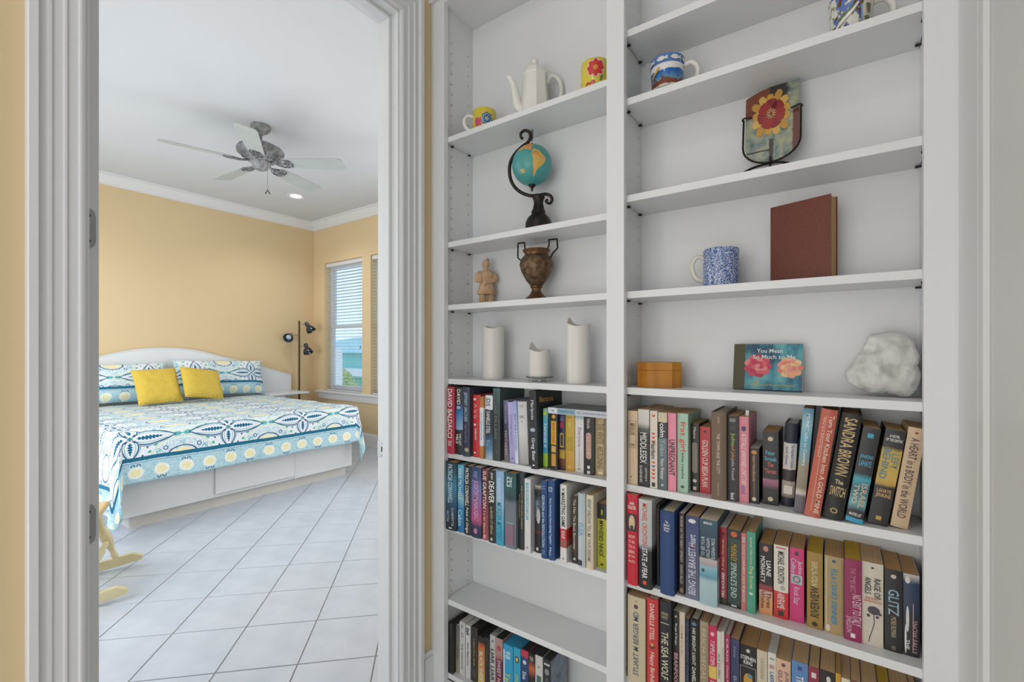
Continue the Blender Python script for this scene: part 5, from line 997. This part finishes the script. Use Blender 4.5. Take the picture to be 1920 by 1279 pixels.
b = bmesh.new()
for k in range(30):
    a = 2*PI*k/30; tube(b, [(r*math.cos(a+da), r*math.sin(a+da), z) for r, z, da in ((.14, -.257, 0), (.13, -.266, .06), (.118, -.274, -.02), (.105, -.283, .05))], .0045, 6)
obj('scroll_band', b, fd, fan, smooth=60)
obj('switch_cup', LT([(.07, -.292), (.073, -.3), (.07, -.31), (.066, -.332), (.05, -.354), (.028, -.365), (.008, -.369), (0, -.37)], seg=40), fm_, fan, smooth=40)
for k in range(5):
    a = math.radians(38+72*k)
    bp = bmesh.new(); pts = [(.185, -.052), (.21, -.06), (.45, -.07), (.635, -.076), (.662, -.066), (.672, -.035), (.672, .035), (.662, .066), (.635, .076), (.45, .07), (.21, .06), (.185, .052)]
    prism(bp, pts, -.003, .003)
    bo = obj('blade', bp, blm, fan, loc=(0, 0, -.305)); bo.rotation_euler = (math.radians(-13), 0, a)
    ab = bmesh.new()
    tube(ab, smooth_path([(.08, 0, .012), (.13, 0, .0), (.18, 0, -.004), (.24, 0, -.006)], 4), .008, 8)
    for s in (-1, 1):
        tube(ab, smooth_path([(.17, s*.008, -.006), (.2, s*.03, -.007), (.24, s*.045, -.007), (.285, s*.04, -.007), (.3, s*.02, -.007), (.275, s*.01, -.007), (.25, s*.02, -.007), (.262, s*.03, -.007)], 4), .0055, 7)
        tube(ab, smooth_path([(.2, s*.012, -.007), (.225, s*.025, -.007), (.215, s*.038, -.007)], 4), .0045, 7)
    tube(ab, smooth_path([(.24, 0, -.007), (.28, 0, -.007), (.315, 0, -.007)], 3), .0055, 7)
    for v in ab.verts: v.co.x = v.co.x-.05*min(1, max(0, (v.co.x-.08)/.09))
    obj('blade_arm', ab, fd, bo, smooth=60)
pc = obj('pull_chain', TB([(.05, .03, -.365), (.051, .031, -.53)], .0018, 6), M['steel'], fan)
obj('chain_fob', TB([(.036, .02, -.558), (.051, .031, -.527), (.066, .042, -.558)], .0045, 8), M['pin'], pc)

# ------------------------------------------------------------ bed
BX0, BY0 = -6.20, 1.92
bed = thing('bed', 'white platform king bed with arched headboard and drawer base', 'bed', (BX0, BY0, 0))
hp_ = smooth_path([(-1.47, .905), (-1.2, .99), (-.92, 1.083), (-.6, 1.166), (-.3, 1.24), (0, 1.272), (.3, 1.24), (.6, 1.166), (.92, 1.083), (1.2, .99), (1.47, .905)] and [Vector((y, z, 0)) for y, z in ((-1.47, .905), (-1.2, .99), (-.92, 1.083), (-.6, 1.166), (-.3, 1.246), (0, 1.272), (.3, 1.246), (.6, 1.166), (.92, 1.083), (1.2, .99), (1.47, .905))], 5)
b = bmesh.new(); poly = [(-1.47, 0), (1.47, 0)] + [(p.x, p.y) for p in reversed(hp_)]
prism(b, poly, 0, .045); bmesh.ops.triangulate(b, faces=[f for f in b.faces if len(f.verts) > 4])
hb = obj('headboard', b, M['laminate'], bed, loc=(-.012, 0, 0)); hb.rotation_euler = (PI/2, 0, PI/2)
obj('headboard_cap', TB([(.01, p.x, p.y) for p in hp_], .026, 8, flat=.35), M['laminate'], bed, smooth=50)
for s in (-1, 1):
    sh = obj('side_shelf', BX(.035, .43, min(s*.99, s*1.5), max(s*.99, s*1.5), .685, .708, bev=.004), M['laminate'], bed)
    obj('shelf_cabinet', BX(.035, .38, min(s*.99, s*1.2), max(s*.99, s*1.2), .1, .685), M['laminate'], sh)
obj('base_box', BX(.04, 2.145, -.945, .94, .088, .36, bev=.002), M['laminate'], bed)
obj('toe_kick', BX(.1, 2.105, -.85, .9, 0, .088), M['kick'], bed)
obj('drawer_front', BX(2.145, 2.150, -.945, -.325, .09, .36, bev=.0015), M['laminate'], bed)
obj('drawer_front', BX(2.145, 2.163, -.318, .33, .118, .36, bev=.0015), M['laminate'], bed)
obj('drawer_front', BX(2.145, 2.152, .336, .94, .09, .36, bev=.0015), M['laminate'], bed)
obj('mattress', BX(.06, 2.12, -.925, .925, .36, .682, bev=.03), new_mat('mattress_ticking', '#e2e2e0', .9), bed, smooth=50)
# quilt fabric
qm = new_mat('quilt_print', '#e8eef2', .85); nt, bs = nodes(qm)
def att(n):
    a = nt.nodes.new('ShaderNodeAttribute'); a.attribute_name = n; return X(nt, a.outputs['Fac'])
pu, pv, pmn, pa = att('pu'), att('pv'), att('pm'), att('pa')
cv = nt.nodes.new('ShaderNodeCombineXYZ')
for q, i in ((pu, 0), (pv, 1)): nt.links.new(q.v, cv.inputs[i])
def tn(scale, det=2):
    n = nt.nodes.new('ShaderNodeTexNoise'); n.inputs['Scale'].default_value = scale; n.inputs['Detail'].default_value = det; nt.links.new(cv.outputs[0], n.inputs[0]); return X(nt, n.outputs[0])
WHT, TEAL, AQ, LAQ, YL, GRN, NAVY = '#e4ecf4', '#0b6688', '#5fb0be', '#a9d2dc', '#e8dfa4', '#5fb09c', '#1f4a7a'
n_big, n_mid, n_fine = tn(38), tn(70), tn(130)
u0, v0 = (pu+.265)/.62, (pv-.305)/.31
xc, yc = ((u0).fract()-.5)*.62, ((v0).fract()-.5)*.31
e = ((xc/.215)*(xc/.215) + (yc/.152)*(yc/.152)).sqrt()
th = (yc/.152).m('ARCTAN2', xc/.215)
def arc(cx_, cy_, r_, wd): return (((xc.abs()-cx_)*(xc.abs()-cx_)+(yc.abs()-cy_)*(yc.abs()-cy_)).sqrt()-r_).abs().lt(wd, .0015)
col = mixc(nt, ((n_mid-.5).abs()).lt(.03, .012)*e.lt(.8, .04), WHT, '#74b8c8')
col = mixc(nt, (e-.89).abs().lt(.022, .03), col, '#c4dcc0')
d1, d2 = (e-.99)/.05, (th*9).sin()/.6
col = mixc(nt, (d1*d1+d2*d2).lt(1, .3), col, GRN)
d1, d2 = (e-1.14)/.03, (th*9).cos()/.34
col = mixc(nt, (d1*d1+d2*d2).lt(1, .3), col, NAVY)
fl_ = e - (th*8).cos()*.03 + (n_fine-.5)*.25
col = mixc(nt, fl_.lt(.34, .06), col, YL)
col = mixc(nt, fl_.lt(.34, .06)*((n_fine-.5).abs()).lt(.05, .03), col, '#f2efdc')
col = mixc(nt, (e-.43).abs().lt(.024, .012), col, NAVY)
col = mixc(nt, arc(.105, .062, .013, .0028), col, NAVY)
col = mixc(nt, arc(.14, .03, .017, .002), col, AQ)
col = mixc(nt, arc(.15, .05, .011, .002), col, AQ)
x4, y4 = ((u0+.5).fract()-.5)*.62, ((v0+.5).fract()-.5)*.31
ax, ay = x4.abs(), y4.abs()
def petal_print(col, al, ac, length, width, k):
    t = (al-.014)/length
    wd = (t.max(0.0)).sqrt()*(1-t)*width
    ins = ac.lt(wd*1.22, .002)
    col = mixc(nt, ins, col, WHT)
    col = mixc(nt, (ac-wd*1.22).abs().lt(.0018, .001)*t.lt(1.02, .01)*(X(nt, .02)-t).lt(0, .01), col, NAVY)
    col = mixc(nt, (ac-wd).abs().lt(.0046, .0015)*t.lt(1.0, .01), col, TEAL)
    col = mixc(nt, (ac-wd*.66).abs().lt(.0014, .001)*ac.lt(wd, .002)*t.lt(.8, .02), col, '#2f7d9c')
    lobe = (t.max(0.0)*(X(nt, .72)-t).max(0.0))*width*1.0*((al*k).sin().abs()*.7+.3)
    col = mixc(nt, ac.lt(lobe, .002)*(X(nt, .1)-t).lt(0, .02), col, TEAL)
    return col
col = petal_print(col, ax, ay, .255, .125, 150)
col = mixc(nt, ((ax-.288).abs()/.024+ay/.015).lt(1, .1), col, AQ)
col = petal_print(col, ay, ax, .14, .125, 190)
col = mixc(nt, ((ax-.026).abs()/.010+(ay-.022).abs()/.010).lt(1, .1), col, NAVY)
col = mixc(nt, ((ax-ay).abs()).lt(.0025, .001)*(ax+ay).lt(.022, .002), col, GRN)
# border
bcol = mixc(nt, ((n_fine-.5).abs()).lt(.04, .02), '#c6dfe8', '#74b3c6')
fx_, fy_ = ((pa/.15).fract()-.5)*.15, pmn-.07
dd = (fx_*fx_+fy_*fy_*1.3).sqrt()+(n_fine-.5)*.03
bcol = mixc(nt, dd.lt(.045, .008), bcol, '#eef1ee'); bcol = mixc(nt, dd.lt(.031, .01), bcol, '#e9e0a4'); bcol = mixc(nt, dd.lt(.031, .01)*((n_fine-.5).abs()).lt(.03, .02), bcol, '#f2efdc')
alt = ((pa/.3).fract()).lt(.5, .01)
sy_ = fy_ - (alt*2-1)*.045
sc_ = ((fx_.abs()-.016)*(fx_.abs()-.016)+sy_*sy_).sqrt()
bcol = mixc(nt, (sc_-.010).abs().lt(.0028, .002)*(sy_*(alt*2-1)*-1).lt(.004, .003), bcol, NAVY)
col = mixc(nt, pmn.lt(.147, .002), col, bcol)
col = mixc(nt, (pmn-.162).abs().lt(.0135, .002), col, TEAL)
col = mixc(nt, (pmn-.137).abs().lt(.003, .002), col, '#7fa8c4')
nt.links.new(col, bs.inputs['Base Color'])
wv = tn(9, 3); bump(qm, wv, .35, .02)
def set_att(me, name, vals):
    a = me.attributes.new(name, 'FLOAT', 'POINT'); a.data.foreach_set('value', vals)
QW, QL, QD, QR, QZ = .925, 2.03, .375, .045, .700
def dropf(d):
    if d < QR*PI/2: return QR*math.sin(d/QR), QR*(1-math.cos(d/QR))
    return QR, QR+(d-QR*PI/2)
NS, NT = 170, 150
vs_, at = [], {'pu': [], 'pv': [], 'pm': [], 'pa': []}
x_head = -6.02
for j in range(NT+1):
    tt = (QL+QD)*j/NT
    for i in range(NS+1):
        s = -(QW+.56) + (2*QW+.56+QD)*i/NS
        ds, dt = max(0, abs(s)-QW), max(0, tt-QL); sg = 1 if s > 0 else -1
        fx, fy = x_head+min(tt, QL), 1.92+sg*min(abs(s), QW)
        r = math.hypot(ds, dt)
        z = QZ + .006*mn.noise(Vector((s*3, tt*3, 0))) + .003*mn.noise(Vector((s*9, tt*9, 2)))
        if r > 0:
            ph = math.atan2(dt, ds); k = math.sin(2*ph)
            o_, dn = dropf(r*(1+.16*k)); dn = dn if dn < .48 else .48+.12*(1-math.exp(-(dn-.48)/.12)); fr = max(0, dn-QR)
            along = s if dt > ds else tt
            o_ += fr*(.07+.035*math.sin(along*9+1.3*sg)) + .03*k*fr + .02*k*math.sin(ph*6)*fr/.3
            fx += o_*math.sin(ph) + (.32*k*fr if sg < 0 else .05*k*fr); fy += sg*o_*math.cos(ph); z -= dn
            if tt < .3 and ds > 0: z += 0
        vs_.append((fx, fy, z))
        df, dsd = QL+QD-tt, QW+(QD if s > 0 else .56)-abs(s)
        at['pu'].append(s); at['pv'].append(df); at['pm'].append(min(df, dsd)); at['pa'].append(s+.03 if df < dsd else tt)
fs = [(j*(NS+1)+i, j*(NS+1)+i+1, (j+1)*(NS+1)+i+1, (j+1)*(NS+1)+i) for j in range(NT) for i in range(NS)]
me = bpy.data.meshes.new('quilt'); me.from_pydata(vs_, [], fs); me.polygons.foreach_set('use_smooth', [True]*len(fs))
for k, v in at.items(): set_att(me, k, v)
q = obj('quilt', me, qm); tag(q, 'white quilt printed with teal medallions and yellow flower border', 'quilt')
so = q.modifiers.new('solid', 'SOLIDIFY'); so.thickness = .008; so.offset = 1
def pillow(name, label, cat, loc, w_, h, t, tilt, roll, mat, group, kind=None, zrot=0, pinch=.06):
    n = 44; vs_, fs = [], []; at = {'pu': [], 'pv': [], 'pm': [], 'pa': []}
    def pt(u, v, side):
        th_ = max(0, (1-u**4)*(1-v**4))**.55*t/2
        px = u*w_/2*(1-pinch*(1-v*v)*(abs(u))); pz = v*h/2*(1-pinch*(1-u*u)*abs(v))
        wr_ = .006*mn.noise(Vector((u*3+w_, v*3, side)))*(1-max(abs(u), abs(v))**4)
        return (px, side*(th_+wr_), pz+h/2)
    for side in (-1, 1):
        b0 = len(vs_)
        for j in range(n+1):
            for i in range(n+1):
                u, v = 2*i/n-1, 2*j/n-1; vs_.append(pt(u, v, side))
                X_, Y_ = u*w_/2, v*h/2
                at['pu'].append(X_+.045); at['pv'].append(Y_+h/2+.06); at['pm'].append(Y_+h/2+.03); at['pa'].append(X_)
        for j in range(n):
            for i in range(n):
                f = [b0+j*(n+1)+i, b0+j*(n+1)+i+1, b0+(j+1)*(n+1)+i+1, b0+(j+1)*(n+1)+i]; fs.append(tuple(f if side < 0 else f[::-1]))
    me = bpy.data.meshes.new(name); me.from_pydata(vs_, [], fs); me.polygons.foreach_set('use_smooth', [True]*len(fs))
    for k, v in at.items(): set_att(me, k, v)
    o = obj(name, me, mat, loc=loc); o.rotation_euler = (math.radians(tilt), math.radians(roll), math.radians(90+zrot))
    tag(o, label, cat, group); return o
pillow('pillow_sham', 'patterned pillow sham on the door side of the bed', 'pillow', (-5.93, 1.43, .725), .98, .43, .2, -24, 0, qm, 'patterned pillow shams')
pillow('pillow_sham', 'patterned pillow sham on the window side of the bed', 'pillow', (-5.93, 2.45, .73), .98, .44, .2, -22, 1.5, qm, 'patterned pillow shams')
cush = new_mat('ribbed_yellow_fabric', '#d9bb2c', .8); nt, bs = nodes(cush)
wvn = nt.nodes.new('ShaderNodeTexWave'); wvn.wave_type = 'BANDS'; wvn.bands_direction = 'Z'; wvn.inputs['Scale'].default_value = 34; wvn.inputs['Distortion'].default_value = 4.5; wvn.inputs['Detail'].default_value = 2; wvn.inputs['Detail Scale'].default_value = 3
tc = nt.nodes.new('ShaderNodeTexCoord'); nt.links.new(tc.outputs['Object'], wvn.inputs[0])
nt.links.new(ramp(nt, wvn.outputs[1], [(.1, '#cba528'), (.6, '#dcbc3a'), (1, '#e6d072')]), bs.inputs['Base Color']); bump(cush, wvn.outputs[1], .35, .006)
pillow('throw_cushion', 'ribbed yellow cushion, the paler one nearer the door', 'cushion', (-5.62, 1.735, .72), .385, .40, .13, -30, -2, cush, 'yellow throw cushions', pinch=.04)
cush2 = cush.copy(); cush2.name = 'yellow_velvet_fabric'
nodes(cush2)[1].inputs['Roughness'].default_value = .7
pillow('throw_cushion', 'yellow cushion tipped over toward the window side', 'cushion', (-5.55, 2.10, .748), .40, .37, .13, -33, 9, cush2, 'yellow throw cushions', zrot=8, pinch=.04)
# ------------------------------------------------------------ floor lamp with three spot heads
lp = thing('floor_lamp', 'slim floor lamp with three dark adjustable spot heads', 'floor lamp', (-6.06, 3.445, 0))
bronze = new_mat('lamp_pole_bronze', '#4a3c22', .4, Metallic=.7); spot = new_mat('lamp_head_dark_blue', '#1f2b3a', .22, Coat_Weight=.6)
obj('lamp_base', LT([(.125, 0), (.125, .012), (.1, .02), (.02, .03), (.012, .05)], seg=36), bronze, lp, smooth=40)
obj('pole', LT([(.0115, .02), (.0115, 1.665), (0, 1.668)], seg=16), bronze, lp, smooth=40)
lat = Vector((math.cos(math.radians(60.4)), math.sin(math.radians(60.4)), 0)); fwd = Vector((math.sin(math.radians(60.4)), -math.cos(math.radians(60.4)), 0))
def head(z, off, aim, arm_z):
    c = lat*off + Vector((0, 0, z)); d = Vector(aim).normalized()
    hb_ = LT([(0, -.085), (.02, -.085), (.026, -.08), (.028, -.04), (.03, -.02), (.045, 0), (.058, .022), (.063, .045), (.064, .06), (.060, .06), (.055, .035), (.035, .01), (0, .0)], seg=28)
    rot = Vector((0, 0, 1)).rotation_difference(d)
    for v in hb_.verts: v.co = rot @ v.co + c
    o = obj('lamp_shade', hb_, spot, lp, smooth=40)
    obj('swivel_arm', TB([(0, 0, arm_z), c - d*.04], .004, 8), M['steel'], o)
    bu = LT([(0, .03), (.03, .028), (.036, .02), (.03, .008), (0, .005)], seg=20)
    for v in bu.verts: v.co = rot @ v.co + c
    obj('bulb', bu, new_mat('bulb_glass', '#c8d8e4', .15), o, smooth=50)
head(1.575, .125, lat*.5 + fwd*.35 + Vector((0, 0, -.8)), 1.62)
head(1.445, -.125, -lat*.2 + fwd*.9 + Vector((0, 0, -.35)), 1.47)
head(1.275, .1, lat*.25 + fwd*.4 + Vector((0, 0, -.85)), 1.32)
# ------------------------------------------------------------ rocking chair
ck = thing('rocking_chair', 'cream painted wooden rocking chair with turned legs', 'rocking chair', (-3.30, .482, 0), math.radians(-23))
crm = speckled('cream_chair_paint', [(.3, '#ccc096'), (.7, '#d8cda6')], 10, .4)
for s in (-1, 1):
    b = bmesh.new(); pts = []
    for k in range(21):
        y = -.52+.92*k/20; z = .0 + .22*(y+.02)**2
        pts.append((y, z))
    top = [(y, z+(.05 if i not in (0, 20) else .02)) for i, (y, z) in enumerate(pts)]
    va = [[b.verts.new((s*.225+dx, y, z)) for y, z in L] for dx in (-.015, .015) for L in (pts, top)]
    for i in range(20):
        b.faces.new((va[0][i], va[0][i+1], va[1][i+1], va[1][i])); b.faces.new((va[2][i], va[2][i+1], va[3][i+1], va[3][i]))
        b.faces.new((va[0][i], va[0][i+1], va[2][i+1], va[2][i])); b.faces.new((va[1][i], va[1][i+1], va[3][i+1], va[3][i]))
    for i in (0, 20): b.faces.new((va[0][i], va[1][i], va[3][i], va[2][i]))
    obj('rocker', b, crm, ck)
    for fy, ty in ((.285, .185), (-.3, -.2)):
        a, c = Vector((s*.225, fy, .05)), Vector((s*.195, ty, .375)); n = 26
        rr = [.011, .012, .015, .017, .014, .013, .015, .018, .021, .024, .026, .027, .027, .026, .024, .021, .018, .015, .018, .022, .022, .018, .015, .016, .017, .016]
        obj('leg', TB([a.lerp(c, i/(n-1)) for i in range(n)], rr, 14), crm, ck, smooth=50)
n = 21; rr = [.009, .011, .014, .017, .015, .012, .016, .019, .021, .022, .022, .022, .021, .019, .016, .012, .015, .017, .014, .011, .009]
obj('stretcher', TB([(-.215+.43*i/20, .245, .175) for i in range(n)], rr, 12), crm, ck, smooth=50)
obj('stretcher', TB([(-.215+.43*i/20, -.26, .175) for i in range(n)], rr, 12), crm, ck, smooth=50)
obj('seat', BX(-.25, .25, -.24, .25, .365, .40, bev=.012), speckled('seat_wood', [(.3, '#c8a878'), (.7, '#d8bc8c')], 8, .4, stretch=(1, 8, 1)), ck)
for k in range(6):
    x = -.2+.08*k; obj('spindle', TB([(x, -.22, .39), (x*1.08, -.3, .7), (x*1.12, -.36, 1.0)], [.009, .012, .008], 10), crm, ck, smooth=50)
b = bmesh.new(); prism_xz(b, [(-.28, 0), (.28, 0), (.27, .09), (.14, .13), (0, .14), (-.14, .13), (-.27, .09)], -.012, .012); cr = obj('crest_rail', b, crm, ck, loc=(0, -.36, .98)); cr.rotation_euler = (.18, 0, 0)

# ------------------------------------------------------------ outside the windows
struct('ground_outside', BX(-60, 20, 6, 80, -3.2, -3.0), speckled('outside_grass', [(.3, '#8fa36a'), (.7, '#c3c79a')], 2, .9), 'pale lawn outside the bedroom windows', 'lawn')
hs = thing('neighbouring_house', 'mint green house seen through the window blinds', 'house', (-22, 17, -3))
mint = new_mat('mint_siding', '#8fd6cc', .7)
b = bmesh.new(); box(b, -9, 9, 0, 6, 0, 4.05); obj('house_wall', b, mint, hs)
b = bmesh.new(); va = [b.verts.new(p) for p in ((-9.6, -.6, 4.05), (9.6, -.6, 4.05), (9.6, 6.6, 4.05), (-9.6, 6.6, 4.05), (-6, 3, 5.1), (6, 3, 5.1))]
for f in ((0, 1, 5, 4), (1, 2, 5), (2, 3, 4, 5), (3, 0, 4), (0, 3, 2, 1)): b.faces.new([va[i] for i in f])
obj('house_roof', b, new_mat('aqua_metal_roof', '#9fd0cf', .5), hs)
obj('balcony', BX(-9, 9, -1.2, 0, 2.75, 3.15), new_mat('balcony_white', '#e8efef', .6), hs)
po = obj('porch_post', BX(-.13, .13, -.13, .13, 0, 4.3, bev=.01), new_mat('post_white', '#eceeee', .5), loc=(-10.9, 7.2, -3)); tag(po, 'white porch post outside the window', 'post')
leafm = speckled('hedge_leaves', [(.3, '#5f8a4a'), (.5, '#9bb06a'), (.7, '#cfc79a')], 9, .8)
for k, (x, y, r) in enumerate(((-12.9, 9, 1.3), (-9.4, 8.8, 1.2), (-17.0, 10.8, 1.6))):
    b = bmesh.new(); bmesh.ops.create_icosphere(b, subdivisions=4, radius=1)
    for v in b.verts: d = v.co.normalized(); v.co = d*r*(1+.22*mn.noise(d*3+Vector((k, 0, 0)))+.12*mn.noise(d*9)+.06*mn.noise(d*22)); v.co.z *= 1.15
    o = obj('shrub', b, leafm, loc=(x, y, -3+r*1.0)); tag(o, ('rounded shrub in front of the mint house', 'low shrub close to the porch post', 'large shrub farthest from the porch post')[k], 'shrub')

# ------------------------------------------------------------ lettering
made = []
for parent, s, x, z, y, length, height, color, d, name, rot in TXT:
    cu = bpy.data.curves.new('lettering', 'FONT'); cu.body = s; cu.resolution_u = 2; cu.offset = .012; cu.fill_mode = 'FRONT'
    o = bpy.data.objects.new('lettering_source', cu); COL.objects.link(o); made.append(o)
bpy.context.view_layer.update()
dg = bpy.context.evaluated_depsgraph_get()
mesh_list = [bpy.data.meshes.new_from_object(o.evaluated_get(dg)) for o in made]
for o in made:
    cu = o.data; bpy.data.objects.remove(o); bpy.data.curves.remove(cu)
for (parent, s, x, z, y, length, height, color, d, name, rot), me in zip(TXT, mesh_list):
    vsx = [v.co.x for v in me.vertices]; vsy = [v.co.y for v in me.vertices]
    if not vsx: continue
    x0, x1, y0, y1 = min(vsx), max(vsx), min(vsy), max(vsy)
    kx, ky = length/max(x1-x0, 1e-6), height/max(y1-y0, 1e-6)
    for v in me.vertices:
        a, b = (v.co.x-(x0+x1)/2)*kx, (v.co.y-(y0+y1)/2)*ky
        if rot: v.co = (a, b, 0)
        elif d == 'h': v.co = (x+a, y, z+b)
        elif d == 'd': v.co = (x+b, y, z-a)
        else: v.co = (x-b, y, z+a)
    me.name = name; me.materials.clear(); me.materials.append(flat(color, .4))
    o = bpy.data.objects.new(name, me); COL.objects.link(o); o.parent = parent
    if rot: o.location, o.rotation_euler = rot
